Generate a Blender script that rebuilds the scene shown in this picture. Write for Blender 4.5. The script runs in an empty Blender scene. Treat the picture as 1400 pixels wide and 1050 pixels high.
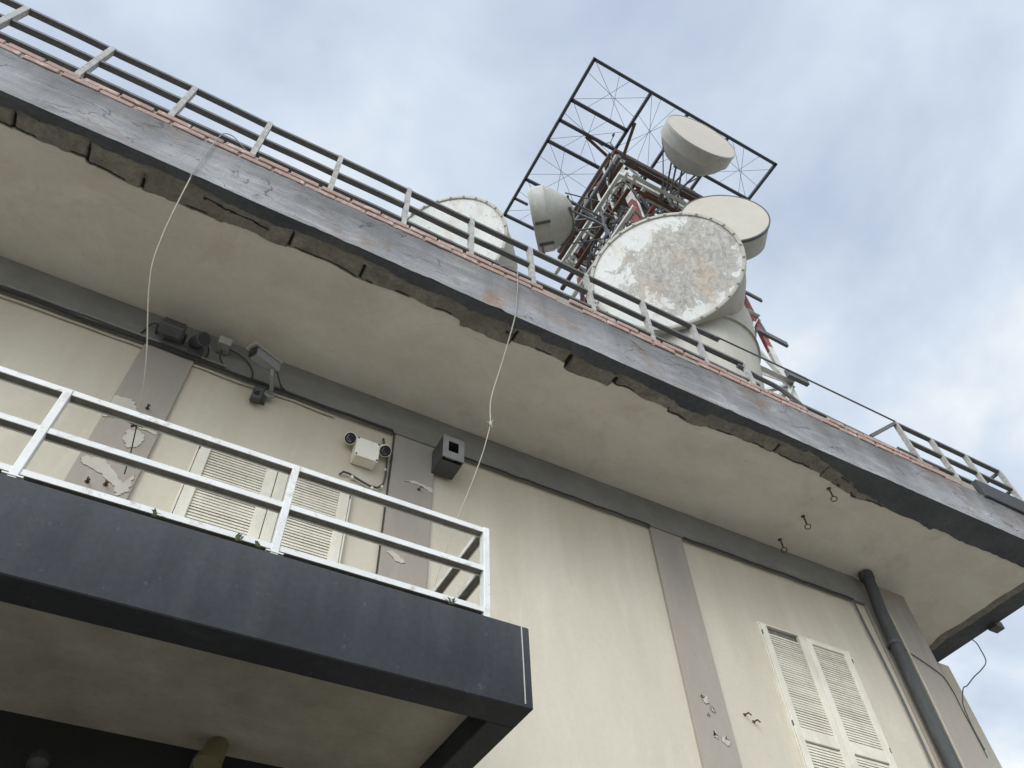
import bpy, math, random
from mathutils import Vector, Matrix, noise

random.seed(7)
sc = bpy.context.scene
col = sc.collection
R = math.radians

# ------------------------------------------------------------------ helpers
ORG = {}

class MB:
    """collects shapes in world coordinates, links them as one mesh object"""
    def __init__(s):
        s.v = []; s.f = []; s.sm = []; s.col = []
    def add(s, vs, fs, smooth=False, paint=None):
        o = len(s.v)
        s.v += [Vector(p) for p in vs]
        s.col += (list(paint) if paint is not None else [1.0] * len(vs))
        for f in fs:
            s.f.append([i + o for i in f]); s.sm.append(smooth)
        return s
    def box(s, c, d, rot=None, bev=0.0):
        c = Vector(c); hx, hy, hz = d[0] / 2, d[1] / 2, d[2] / 2
        if bev <= 0:
            vs = [Vector((x * hx, y * hy, z * hz)) for x in (-1, 1) for y in (-1, 1) for z in (-1, 1)]
            fs = [(0, 1, 3, 2), (4, 6, 7, 5), (0, 4, 5, 1), (2, 3, 7, 6), (0, 2, 6, 4), (1, 5, 7, 3)]
        else:
            b = min(bev, hx * .9, hy * .9, hz * .9)
            vs = []; idx = {}
            for x in (-1, 1):
                for y in (-1, 1):
                    for z in (-1, 1):
                        for a in range(3):
                            p = [x * (hx - b), y * (hy - b), z * (hz - b)]
                            p[a] = (x * hx, y * hy, z * hz)[a]
                            idx[(x, y, z, a)] = len(vs); vs.append(Vector(p))
            fs = []
            for a in range(3):
                for sg in (-1, 1):
                    q = []
                    for u, w in ((-1, -1), (1, -1), (1, 1), (-1, 1)):
                        k = [0, 0, 0]; k[a] = sg; k[(a + 1) % 3] = u; k[(a + 2) % 3] = w
                        q.append(idx[(k[0], k[1], k[2], a)])
                    fs.append(q if sg > 0 else q[::-1])
            for a in range(3):
                b1, b2 = (a + 1) % 3, (a + 2) % 3
                for s1 in (-1, 1):
                    for s2 in (-1, 1):
                        k0 = [0, 0, 0]; k1 = [0, 0, 0]
                        k0[a] = -1; k1[a] = 1
                        k0[b1] = k1[b1] = s1; k0[b2] = k1[b2] = s2
                        q = [idx[(*k0, b1)], idx[(*k1, b1)], idx[(*k1, b2)], idx[(*k0, b2)]]
                        fs.append(q if s1 * s2 > 0 else q[::-1])
            for x in (-1, 1):
                for y in (-1, 1):
                    for z in (-1, 1):
                        q = [idx[(x, y, z, 0)], idx[(x, y, z, 1)], idx[(x, y, z, 2)]]
                        fs.append(q if x * y * z > 0 else q[::-1])
        if rot is not None:
            vs = [rot @ v for v in vs]
        return s.add([v + c for v in vs], fs)
    def span(s, x0, x1, y0, y1, z0, z1, bev=0.0):
        return s.box(((x0 + x1) / 2, (y0 + y1) / 2, (z0 + z1) / 2), (abs(x1 - x0), abs(y1 - y0), abs(z1 - z0)), None, bev)
    def bar(s, p0, p1, w, h, up=(0, 0, 1)):
        p0 = Vector(p0); p1 = Vector(p1); d = (p1 - p0)
        L = d.length; d.normalize(); u = Vector(up)
        if abs(d.dot(u)) > .98: u = Vector((0, 1, 0))
        r = d.cross(u).normalized(); u = r.cross(d).normalized()
        m = Matrix((r, d, u)).transposed()
        return s.box((p0 + p1) / 2, (w, L, h), m)
    def angle(s, p0, p1, w, t=.012, up=(0, 0, 1), flip=1):
        """steel angle section: two thin flanges"""
        p0 = Vector(p0); p1 = Vector(p1); d = (p1 - p0).normalized(); u = Vector(up)
        if abs(d.dot(u)) > .98: u = Vector((0, 1, 0))
        r = d.cross(u).normalized(); u = r.cross(d).normalized()
        s.bar(p0 + u * w / 2, p1 + u * w / 2, t, w, u)
        s.bar(p0 + r * flip * (w / 2 + t / 2), p1 + r * flip * (w / 2 + t / 2), w, t, u)
        return s
    def tube(s, pts, r, n=8, cap=True):
        pts = [Vector(p) for p in pts]
        rs = r if isinstance(r, (list, tuple)) else [r] * len(pts)
        vs = []; fs = []; prev = None
        for i, p in enumerate(pts):
            a = pts[max(i - 1, 0)]; b = pts[min(i + 1, len(pts) - 1)]
            d = (b - a).normalized()
            if prev is None:
                u = Vector((0, 0, 1)) if abs(d.z) < .9 else Vector((1, 0, 0))
            else:
                u = prev
            x = (u - d * u.dot(d)).normalized(); prev = x; y = d.cross(x)
            for k in range(n):
                t = 2 * math.pi * k / n
                vs.append(p + (x * math.cos(t) + y * math.sin(t)) * rs[i])
        for i in range(len(pts) - 1):
            for k in range(n):
                k2 = (k + 1) % n
                fs.append((i * n + k, i * n + k2, (i + 1) * n + k2, (i + 1) * n + k))
        if cap:
            fs.append(tuple(range(n - 1, -1, -1))); fs.append(tuple((len(pts) - 1) * n + k for k in range(n)))
        return s.add(vs, fs, True)
    def lathe(s, c, ax, prof, n=48, smooth=True, capend=True):
        """prof: (distance along ax, radius)"""
        c = Vector(c); ax = Vector(ax).normalized()
        u = Vector((0, 0, 1)) if abs(ax.z) < .9 else Vector((1, 0, 0))
        x = (u - ax * u.dot(ax)).normalized(); y = ax.cross(x)
        vs = []; fs = []
        for (d, r) in prof:
            for k in range(n):
                t = 2 * math.pi * k / n
                vs.append(c + ax * d + (x * math.cos(t) + y * math.sin(t)) * r)
        for i in range(len(prof) - 1):
            for k in range(n):
                k2 = (k + 1) % n
                fs.append((i * n + k, i * n + k2, (i + 1) * n + k2, (i + 1) * n + k))
        if capend:
            fs.append(tuple(range(n - 1, -1, -1))); fs.append(tuple((len(prof) - 1) * n + k for k in range(n)))
        return s.add(vs, fs, smooth)
    def prism(s, poly, d):
        """poly: 3d points, d: extrusion vector"""
        n = len(poly); d = Vector(d); a = [Vector(p) for p in poly]
        fs = [tuple(range(n - 1, -1, -1)), tuple(range(n, 2 * n))]
        for i in range(n):
            j = (i + 1) % n; fs.append((i, j, n + j, n + i))
        return s.add(a + [p + d for p in a], fs)
    def build(s, name, mat, parent=None, label=None, recalc=True):
        o0 = ORG.get(parent.name, Vector((0, 0, 0))) if parent else Vector((0, 0, 0))
        me = bpy.data.meshes.new(name)
        me.from_pydata([v - o0 for v in s.v], [], s.f)
        me.polygons.foreach_set('use_smooth', s.sm)
        if any(c != 1.0 for c in s.col):
            at = me.attributes.new('paint', 'FLOAT', 'POINT')
            at.data.foreach_set('value', s.col)
        me.materials.append(mat)
        if recalc:
            import bmesh
            bm = bmesh.new(); bm.from_mesh(me)
            bmesh.ops.recalc_face_normals(bm, faces=bm.faces)
            bm.to_mesh(me); bm.free()
        if any(s.sm):
            try: me.set_sharp_from_angle(angle=R(38))
            except Exception: pass
        me.update()
        o = bpy.data.objects.new(name, me); col.objects.link(o)
        if parent:
            o.parent = parent; ORG[o.name] = o0.copy()
        if label: o['label'] = label
        return o

def thing(name, loc, label, cat, group=None):
    o = bpy.data.objects.new(name, None); col.objects.link(o)
    o.empty_display_size = .2; o.location = loc
    ORG[o.name] = Vector(loc)
    o['label'] = label; o['category'] = cat
    if group: o['group'] = group
    return o

def tag(o, label, cat, group=None):
    o['label'] = label; o['category'] = cat
    if group: o['group'] = group
    return o

# ------------------------------------------------------------------ materials
def newmat(name):
    m = bpy.data.materials.new(name); m.use_nodes = True
    nt = m.node_tree; nt.nodes.clear()
    out = nt.nodes.new('ShaderNodeOutputMaterial'); b = nt.nodes.new('ShaderNodeBsdfPrincipled')
    nt.links.new(b.outputs[0], out.inputs[0])
    return m, nt, b

def N(nt, t, **kw):
    n = nt.nodes.new(t)
    for k, v in kw.items():
        if k in n.inputs: n.inputs[k].default_value = v
        else: setattr(n, k, v)
    return n

def noise_tex(nt, co, scale, stretch=(1, 1, 1), detail=6, rough=.6, dist=0.0):
    mp = N(nt, 'ShaderNodeMapping'); mp.inputs['Scale'].default_value = stretch
    nt.links.new(co, mp.inputs['Vector'])
    t = N(nt, 'ShaderNodeTexNoise'); t.inputs['Scale'].default_value = scale
    t.inputs['Detail'].default_value = detail; t.inputs['Roughness'].default_value = rough
    t.inputs['Distortion'].default_value = dist
    nt.links.new(mp.outputs[0], t.inputs['Vector'])
    return t.outputs['Fac']

def ramp(nt, fac, a, b, ca=(0, 0, 0, 1), cb=(1, 1, 1, 1)):
    r = N(nt, 'ShaderNodeValToRGB'); r.color_ramp.elements[0].position = a; r.color_ramp.elements[1].position = b
    r.color_ramp.elements[0].color = ca; r.color_ramp.elements[1].color = cb
    nt.links.new(fac, r.inputs[0]); return r.outputs[0]

def mix(nt, fac, a, b, mode='MIX'):
    m = N(nt, 'ShaderNodeMix'); m.data_type = 'RGBA'; m.blend_type = mode
    for sock, v in ((m.inputs[0], fac), (m.inputs[6], a), (m.inputs[7], b)):
        if isinstance(v, bpy.types.NodeSocket): nt.links.new(v, sock)
        elif isinstance(v, (int, float)): sock.default_value = v
        else: sock.default_value = (*v, 1) if len(v) == 3 else v
    return m.outputs[2]

def math_n(nt, op, a, b=None):
    m = N(nt, 'ShaderNodeMath'); m.operation = op
    for sock, v in ((m.inputs[0], a), (m.inputs[1], b)):
        if v is None: continue
        if isinstance(v, bpy.types.NodeSocket): nt.links.new(v, sock)
        else: sock.default_value = v
    return m.outputs[0]

def weathered(name, base, stain, stain_amt=.5, light=None, light_amt=0.0, scale=1.0, streak=(1, 1, 1), speck=None,
              speck_amt=.0, rough=.8, bump=.3, bump_scale=40, metal=0.0, spec=.3, crack=None, crack_amt=.8, rust=None, rust_amt=0.0, rust_scale=1.0, fine=.06, top_streak=None):
    """general worn surface: broad stains, streaks, fine grain, specks, cracks, rust"""
    m, nt, b = newmat(name)
    geo = N(nt, 'ShaderNodeNewGeometry'); co = geo.outputs['Position']
    n1 = noise_tex(nt, co, 1.1 * scale, streak, 7, .62, .3)
    n2 = noise_tex(nt, co, 5.3 * scale, streak, 6, .65)
    n3 = noise_tex(nt, co, 38 * scale, (1, 1, 1), 5, .7)
    f = ramp(nt, math_n(nt, 'ADD', math_n(nt, 'MULTIPLY', n1, .62), math_n(nt, 'MULTIPLY', n2, .38)), .42, .68)
    c = mix(nt, math_n(nt, 'MULTIPLY', f, stain_amt), base, stain)
    if light is not None:
        l1 = noise_tex(nt, co, 2.7 * scale, streak, 8, .68, .6)
        c = mix(nt, math_n(nt, 'MULTIPLY', ramp(nt, l1, .53, .66), light_amt), c, light)
    if rust is not None:
        r1 = noise_tex(nt, co, 1.6 * rust_scale, (1, 1, 1), 9, .7, .4)
        c = mix(nt, math_n(nt, 'MULTIPLY', ramp(nt, r1, .56, .68), rust_amt), c, rust)
    if speck is not None:
        s1 = noise_tex(nt, co, 16 * scale, (1, 1, 1), 3, .75)
        c = mix(nt, math_n(nt, 'MULTIPLY', ramp(nt, s1, .655, .70), speck_amt), c, speck)
    if top_streak is not None:  # vertical streaks of a tint that grows towards a top height
        zt_, zl_, dc_, da_, dsc_ = top_streak
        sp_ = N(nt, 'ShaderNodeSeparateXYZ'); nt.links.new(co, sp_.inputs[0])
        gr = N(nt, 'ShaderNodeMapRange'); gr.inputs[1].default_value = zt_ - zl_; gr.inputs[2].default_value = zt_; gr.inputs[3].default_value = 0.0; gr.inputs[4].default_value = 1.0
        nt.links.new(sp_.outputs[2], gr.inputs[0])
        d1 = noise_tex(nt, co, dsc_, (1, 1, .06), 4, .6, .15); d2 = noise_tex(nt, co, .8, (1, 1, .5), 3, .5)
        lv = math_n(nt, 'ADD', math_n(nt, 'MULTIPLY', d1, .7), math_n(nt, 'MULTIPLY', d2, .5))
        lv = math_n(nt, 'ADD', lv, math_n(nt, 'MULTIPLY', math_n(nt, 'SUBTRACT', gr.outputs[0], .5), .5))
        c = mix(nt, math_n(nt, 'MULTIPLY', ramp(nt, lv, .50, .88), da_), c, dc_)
    c = mix(nt, fine, c, mix(nt, ramp(nt, n3, .3, .7), (0.0, 0.0, 0.0), (1, 1, 1)), 'OVERLAY')
    h = n3
    if crack is not None:
        mp = N(nt, 'ShaderNodeMapping'); mp.inputs['Scale'].default_value = crack
        wn = N(nt, 'ShaderNodeTexNoise'); wn.inputs['Scale'].default_value = 2.0; wn.inputs['Detail'].default_value = 5
        nt.links.new(co, wn.inputs['Vector'])
        wv = N(nt, 'ShaderNodeVectorMath'); wv.operation = 'MULTIPLY_ADD'
        nt.links.new(wn.outputs['Color'], wv.inputs[0]); wv.inputs[1].default_value = (.8, .8, .8); nt.links.new(co, wv.inputs[2])
        nt.links.new(wv.outputs[0], mp.inputs['Vector'])
        vo = N(nt, 'ShaderNodeTexVoronoi'); vo.feature = 'DISTANCE_TO_EDGE'; vo.inputs['Scale'].default_value = 1.0
        nt.links.new(mp.outputs[0], vo.inputs['Vector'])
        cr = ramp(nt, vo.outputs['Distance'], 0.0, .022)
        gate = ramp(nt, noise_tex(nt, co, 1.9, (1, 1, 1), 4, .65), .46, .56)
        crk = math_n(nt, 'MULTIPLY', math_n(nt, 'SUBTRACT', 1.0, cr), gate)
        c = mix(nt, math_n(nt, 'MULTIPLY', crk, crack_amt), c, (.03, .03, .03))
        h = math_n(nt, 'SUBTRACT', n3, math_n(nt, 'MULTIPLY', crk, .8))
    nt.links.new(c, b.inputs['Base Color'])
    b.inputs['Specular IOR Level'].default_value = spec; b.inputs['Roughness'].default_value = rough; b.inputs['Metallic'].default_value = metal
    hh = math_n(nt, 'ADD', h, math_n(nt, 'MULTIPLY', n2, 1.2))
    bp = N(nt, 'ShaderNodeBump'); bp.inputs['Strength'].default_value = bump; bp.inputs['Distance'].default_value = .006
    nt.links.new(hh, bp.inputs['Height']); nt.links.new(bp.outputs[0], b.inputs['Normal'])
    return m

M = {}
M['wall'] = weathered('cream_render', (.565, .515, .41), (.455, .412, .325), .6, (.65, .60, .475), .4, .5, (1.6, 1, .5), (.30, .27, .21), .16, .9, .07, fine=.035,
                      top_streak=(6.95, 1.9, (.40, .345, .25), .5, 3.2))
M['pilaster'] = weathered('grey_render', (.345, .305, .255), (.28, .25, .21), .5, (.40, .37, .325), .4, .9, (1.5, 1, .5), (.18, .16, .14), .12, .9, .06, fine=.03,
                          top_streak=(6.95, 1.6, (.20, .185, .165), .5, 4))
M['bare'] = weathered('bare_plaster', (.50, .465, .385), (.40, .37, .31), .6, None, 0, 4, (1, 1, 1), (.3, .28, .24), .2, .95, .2)
M['band'] = weathered('dark_grey_band', (.215, .208, .187), (.105, .102, .093), .8, (.27, .26, .235), .35, .7, (.6, 1, 1), None, 0, .85, .15)
M['soffit'] = weathered('soffit_paint', (.59, .555, .485), (.43, .395, .335), .85, (.64, .61, .535), .5, .6, (.6, 1, 1), (.32, .285, .225), .22, .9, .08, fine=.04, rust=(.40, .36, .29), rust_amt=.5, rust_scale=.6)
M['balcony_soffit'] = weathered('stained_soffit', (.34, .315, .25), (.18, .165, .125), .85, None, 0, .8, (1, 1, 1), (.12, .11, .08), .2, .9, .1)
M['fascia'] = weathered('chalky_grey_paint', (.275, .272, .27), (.125, .125, .13), .9, (.41, .405, .39), .6, 1.4, (.45, 1, 1.7), (.07, .07, .075), .5, .75, .5,
                        crack=(1.1, 1, 5.5), rust=(.235, .15, .095), rust_amt=.9, rust_scale=.7, fine=.14, top_streak=(7.9, .75, (.085, .08, .075), .75, 2.6))
M['navy'] = weathered('navy_paint', (.034, .035, .039), (.020, .0205, .0235), .75, (.053, .055, .059), .45, .8, (1, 1, .4), (.24, .24, .25), .10, .7, .15, fine=.12, spec=.2,
                      top_streak=(4.15, .55, (.085, .088, .092), .45, 5))
M['brick'] = weathered('pink_brick', (.37, .25, .21), (.22, .165, .145), .7, (.56, .46, .40), .75, 3.0, (1, 1, 1), (.16, .12, .10), .4, .9, .5)
M['mortar'] = weathered('mortar', (.30, .26, .22), (.18, .15, .13), .6, None, 0, 4)
M['white_steel'] = weathered('white_painted_steel', (.66, .66, .63), (.50, .49, .45), .6, None, 0, 2.5, (1, 1, 1), (.20, .15, .10), .7, .5, .12,
                             rust=(.28, .16, .09), rust_amt=.5, rust_scale=6)
M['grey_steel'] = weathered('grey_painted_steel', (.105, .105, .10), (.065, .062, .058), .7, (.19, .185, .17), .4, 3, (1, 1, 1), (.10, .07, .05), .4, .6, .3,
                            rust=(.16, .09, .05), rust_amt=.35, rust_scale=5)
M['peeled_steel'] = weathered('peeling_white_steel', (.36, .35, .32), (.17, .16, .145), .85, (.55, .54, .50), .6, 6, (1, 1, 1), (.12, .10, .08), .9, .7, .4)
M['shutter'] = weathered('cream_shutter_paint', (.70, .655, .545), (.50, .46, .365), .8, None, 0, 2.6, (1, 1, .5), (.33, .30, .23), .4, .55, .12, fine=.06)
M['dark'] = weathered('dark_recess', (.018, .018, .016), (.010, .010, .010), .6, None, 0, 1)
M['black_rubber'] = weathered('black_cable_sheath', (.035, .035, .033), (.06, .055, .05), .5, None, 0, 8, rough=.6)
M['cream_cable'] = weathered('cream_cable_sheath', (.46, .425, .34), (.32, .295, .235), .6, None, 0, 6, rough=.6)
M['white_plastic'] = weathered('yellowed_white_plastic', (.76, .73, .62), (.64, .60, .50), .5, None, 0, 5, speck=(.35, .32, .28), speck_amt=.2, rough=.45, bump=.05, fine=.05)
M['grey_metal'] = weathered('grey_sheet_metal', (.24, .24, .232), (.15, .15, .143), .6, (.31, .31, .295), .4, 6, speck=(.12, .11, .10), speck_amt=.3, rough=.5, bump=.1)
M['dark_metal'] = weathered('dark_sheet_metal', (.075, .078, .075), (.05, .05, .05), .6, None, 0, 5, rough=.55, bump=.1)
M['pipe'] = weathered('dark_green_grey_pipe', (.068, .072, .069), (.042, .044, .041), .7, (.12, .12, .11), .5, 2.5, (2, 2, .3), (.17, .165, .15), .25, .72, .25)
M['rusty'] = weathered('rusty_steel', (.10, .062, .042), (.05, .036, .028), .7, None, 0, 6, rough=.9, bump=.6)
M['red_steel'] = weathered('faded_red_steel', (.23, .062, .052), (.14, .05, .04), .6, (.36, .20, .17), .5, 5, rough=.7, bump=.3, rust=(.14, .07, .04), rust_amt=.5, rust_scale=4)
M['tower_white'] = weathered('weathered_white_steel', (.56, .56, .52), (.33, .32, .28), .7, None, 0, 4, speck=(.20, .11, .07), speck_amt=.5, rough=.7, bump=.3, rust=(.22, .12, .07), rust_amt=.45, rust_scale=4)
M['tower_dark'] = weathered('dark_galvanised_steel', (.12, .12, .125), (.07, .065, .06), .6, None, 0, 4, rough=.6, bump=.2, rust=(.15, .08, .05), rust_amt=.4, rust_scale=3)
M['frame_steel'] = weathered('dark_frame_steel', (.055, .065, .075), (.035, .04, .045), .5, None, 0, 3, rough=.6, bump=.1)
M['radome'] = weathered('beige_radome_cloth', (.46, .425, .36), (.38, .35, .29), .5, None, 0, 1.2, rough=.75, bump=.06, fine=.05)
M['shroud'] = weathered('grey_white_shroud', (.38, .375, .335), (.25, .243, .21), .65, (.47, .465, .43), .35, 1.6, (1, 1, .5), (.22, .17, .13), .2, .65, .12, fine=.08)
M['horn'] = weathered('aged_grey_beige_horn', (.40, .38, .325), (.28, .265, .22), .65, (.46, .445, .39), .4, 1.3, (1.4, 1.4, .4), (.2, .17, .14), .3, .7, .2)
M['aperture'] = weathered('flaking_white_cover', (.74, .74, .71), (.58, .58, .55), .6, (.82, .82, .80), .5, 1.2, (1, 1, .7), (.30, .28, .26), .6, .8, .5, fine=.15)
M['soil'] = weathered('grey_concrete_deck', (.30, .29, .27), (.2, .19, .175), .6, None, 0, 1)
M['ground'] = weathered('worn_concrete_ground', (.275, .258, .225), (.21, .197, .17), .6, None, 0, .3, rough=.9)
M['leaf'] = weathered('dry_weed', (.07, .085, .035), (.10, .08, .04), .6, None, 0, 20)
M['rail_inside'] = weathered('dirty_shaded_rail_inside', (.16, .15, .13), (.09, .082, .07), .7, (.26, .25, .22), .4, 4, (1, 1, 1), (.05, .04, .03), .4, .9, .3)  # hollow rail undersides: shade painted into the dark colour, along with dirt
M['glass_lens'] = weathered('dark_lens', (.02, .02, .025), (.03, .03, .03), .5, None, 0, 5, rough=.12, bump=0)
M['amber_shade'] = weathered('yellowed_lamp_shade', (.15, .135, .07), (.09, .08, .045), .6, None, 0, 5, rough=.4, bump=.05)

def aperture_material():
    """flaking cover: bare grey patch toward the centre-right of the disc, follows the object's own coordinates"""
    m, nt, b = newmat('flaking_aperture_cover')
    tc = N(nt, 'ShaderNodeTexCoord'); co = tc.outputs['Object']
    rnd_ = N(nt, 'ShaderNodeObjectInfo').outputs['Location']
    va = N(nt, 'ShaderNodeVectorMath'); va.operation = 'ADD'; nt.links.new(co, va.inputs[0]); nt.links.new(rnd_, va.inputs[1]); co = va.outputs[0]
    n1 = noise_tex(nt, co, .9, (1, 1, 1), 5, .6, .4); n2 = noise_tex(nt, co, 2.6, (1, 1, .8), 9, .62, .9); n3 = noise_tex(nt, co, 12, (1, 1, .6), 8, .78, .6)
    at = N(nt, 'ShaderNodeAttribute'); at.attribute_name = 'paint'; wear = at.outputs['Fac']
    k = math_n(nt, 'ADD', math_n(nt, 'MULTIPLY', n2, .75), math_n(nt, 'MULTIPLY', n3, .60))
    k = math_n(nt, 'ADD', math_n(nt, 'ADD', k, math_n(nt, 'MULTIPLY', n1, .35)), math_n(nt, 'MULTIPLY', wear, .34))
    f = ramp(nt, k, .96, 1.26)
    c = mix(nt, ramp(nt, n1, .35, .65), (.50, .51, .475), (.62, .615, .575))
    c = mix(nt, math_n(nt, 'MULTIPLY', ramp(nt, n3, .50, .68), .35), c, (.44, .44, .40))
    grey = mix(nt, ramp(nt, n3, .38, .62), (.13, .115, .095), (.42, .39, .34))
    c = mix(nt, math_n(nt, 'MULTIPLY', f, .78), c, grey)
    r1 = noise_tex(nt, co, 1.9, (1, 1, .5), 8, .7, .3)
    c = mix(nt, math_n(nt, 'MULTIPLY', ramp(nt, math_n(nt, 'ADD', r1, math_n(nt, 'MULTIPLY', wear, .06)), .56, .70), .5), c, (.42, .30, .20))
    nt.links.new(c, b.inputs['Base Color']); b.inputs['Roughness'].default_value = .85
    bp = N(nt, 'ShaderNodeBump'); bp.inputs['Strength'].default_value = .5; bp.inputs['Distance'].default_value = .02
    nt.links.new(math_n(nt, 'ADD', n3, n2), bp.inputs['Height']); nt.links.new(bp.outputs[0], b.inputs['Normal'])
    return m
M['aperture'] = aperture_material()

def edge_material():
    """underside of the eave edge: navy paint where 'paint' is 1, broken concrete where it is 0"""
    m, nt, b = newmat('navy_paint_over_broken_concrete')
    geo = N(nt, 'ShaderNodeNewGeometry'); co = geo.outputs['Position']
    at = N(nt, 'ShaderNodeAttribute'); at.attribute_name = 'paint'
    n2 = noise_tex(nt, co, 6, (1, 1, 1), 8, .7); n3 = noise_tex(nt, co, 26, (1, 1, 1), 6, .7); n1 = noise_tex(nt, co, 1.4, (1, 1, 1), 6, .6)
    f = ramp(nt, math_n(nt, 'ADD', math_n(nt, 'MULTIPLY', math_n(nt, 'SUBTRACT', at.outputs['Fac'], .3), 1.43), math_n(nt, 'MULTIPLY', math_n(nt, 'SUBTRACT', n2, .5), 1.1)), .42, .56)
    conc = mix(nt, ramp(nt, n2, .35, .65), (.115, .108, .093), (.225, .21, .178))
    conc = mix(nt, math_n(nt, 'MULTIPLY', ramp(nt, n1, .45, .65), .6), conc, (.165, .148, .118))
    nav = mix(nt, ramp(nt, n1, .4, .7), (.048, .053, .061), (.078, .082, .09))
    c = mix(nt, f, conc, nav)
    c = mix(nt, ramp(nt, at.outputs['Fac'], .08, .22), (.012, .011, .010), c)
    c = mix(nt, .3, c, mix(nt, ramp(nt, n3, .3, .7), (.1, .1, .1), (.9, .9, .9)), 'OVERLAY')
    nt.links.new(c, b.inputs['Base Color']); b.inputs['Roughness'].default_value = .85
    bp = N(nt, 'ShaderNodeBump'); bp.inputs['Strength'].default_value = .6; bp.inputs['Distance'].default_value = .015
    nt.links.new(math_n(nt, 'ADD', n3, n2), bp.inputs['Height']); nt.links.new(bp.outputs[0], b.inputs['Normal'])
    return m
M['edge'] = edge_material()

# ------------------------------------------------------------------ ground
g = MB(); g.add([(-400, -400, 0), (400, -400, 0), (400, 400, 0), (-400, 400, 0)], [(0, 1, 2, 3)])
o = g.build('ground', M['ground']); o['kind'] = 'structure'

# ------------------------------------------------------------------ building
XC = 8.165          # facade corner
ZS = 7.295          # eave soffit
ZF = 7.88           # fascia top
YE = -1.445         # eave front
XE = 9.70           # eave right end
XL = -6.5
bld = thing('building', (2, 3, 0), 'weathered cream building with grey pilasters, deep dark-edged roof eave and dark balcony', 'building')

# facade: a sheet with openings hidden behind the shutters left plain
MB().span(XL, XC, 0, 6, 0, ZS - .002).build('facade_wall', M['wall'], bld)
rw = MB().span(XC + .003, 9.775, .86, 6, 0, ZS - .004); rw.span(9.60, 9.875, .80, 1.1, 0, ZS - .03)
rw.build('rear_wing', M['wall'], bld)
for i, (a, b_) in enumerate(((-4.1, -3.7), (-.75, -.345), (1.477, 1.877), (4.30, 4.705), (7.33, XC + .004))):
    MB().span(a, b_, -.032, .05, 0, 6.905 if b_ < 7 else ZS - .003, .004).build('pilaster', M['pilaster'], bld)
MB().span(XL, 7.327, -.045, .03, 6.908, ZS - .003, .006).build('cornice_band', M['band'], bld)

# eave: soffit slab, fascia, chipped edge
def fbm(p, o=4):
    return noise.fractal(Vector(p), 1.0, 2.0, o)
def inner_edge(x):
    w = .268 + .030 * fbm((x * 2.3, 0, 4)) + .05 * max(0, fbm((x * .9, 3, 8)))
    w += .03 * noise.cell(Vector((x * 1.9 + .7 * fbm((x * .7, 1, 1)), .5, .5))) + .008 * fbm((x * 11, 2, 2))
    if x > 5.0: w += .10 * min(1, (x - 5.0) / 3.5)
    return w
eave = MB(); eave.span(XL, XE - .02, YE + .56, 6, ZS, ZF - .01); eave.span(XL, XE - .02, YE + .03, YE + .5601, ZS + .06, ZF - .012)
vs = []; fs = []; nx = 1100
for i in range(nx + 1):
    x = XL + (XE - .02 - XL) * i / nx
    W = inner_edge(x)
    vs += [(x, YE + W, ZS + .028), (x, YE + W + .004, ZS - .0005), (x, YE + .56, ZS - .0005)]
for i in range(nx):
    a = i * 3; fs += [(a, a + 1, a + 4, a + 3), (a + 1, a + 2, a + 5, a + 4)]
eave.add(vs, fs)
eave_o = eave.build('eave_slab', M['soffit'], bld)

# fascia front with slight waviness and knocked lower edge
fa = MB(); nx = 560; nz = 14
vs = []; fs = []
for i in range(nx + 1):
    x = XL + (XE - XL) * i / nx
    for j in range(nz + 1):
        t = j / nz
        chip = 0.0
        if j == 0: chip = max(0, fbm((x * 3.1, 7, 1)) - .35) * .05
        z = ZS - .012 + chip + (ZF - ZS + .012) * t
        y = YE + .006 * fbm((x * 1.3, z * 5, 3)) + (.004 * fbm((x * 9, z * 14, 5)))
        if j == nz: z += .006 * fbm((x * 4, 2, 9))
        vs.append((x, y, z))
for i in range(nx):
    for j in range(nz):
        a = i * (nz + 1) + j; fs.append((a, a + nz + 1, a + nz + 2, a + 1))
fa.add(vs, fs, True)
fa.add([(XL, YE + .06, ZF - .004), (XE, YE + .06, ZF - .004), (XE, YE, ZF), (XL, YE, ZF)], [(0, 1, 2, 3)])
# side return of the fascia
fa.add([(XE, YE, ZS - .012), (XE, 6, ZS - .012), (XE, 6, ZF), (XE, YE, ZF)], [(0, 1, 2, 3)])
fa.build('fascia', M['fascia'], eave_o, recalc=False)

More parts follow.
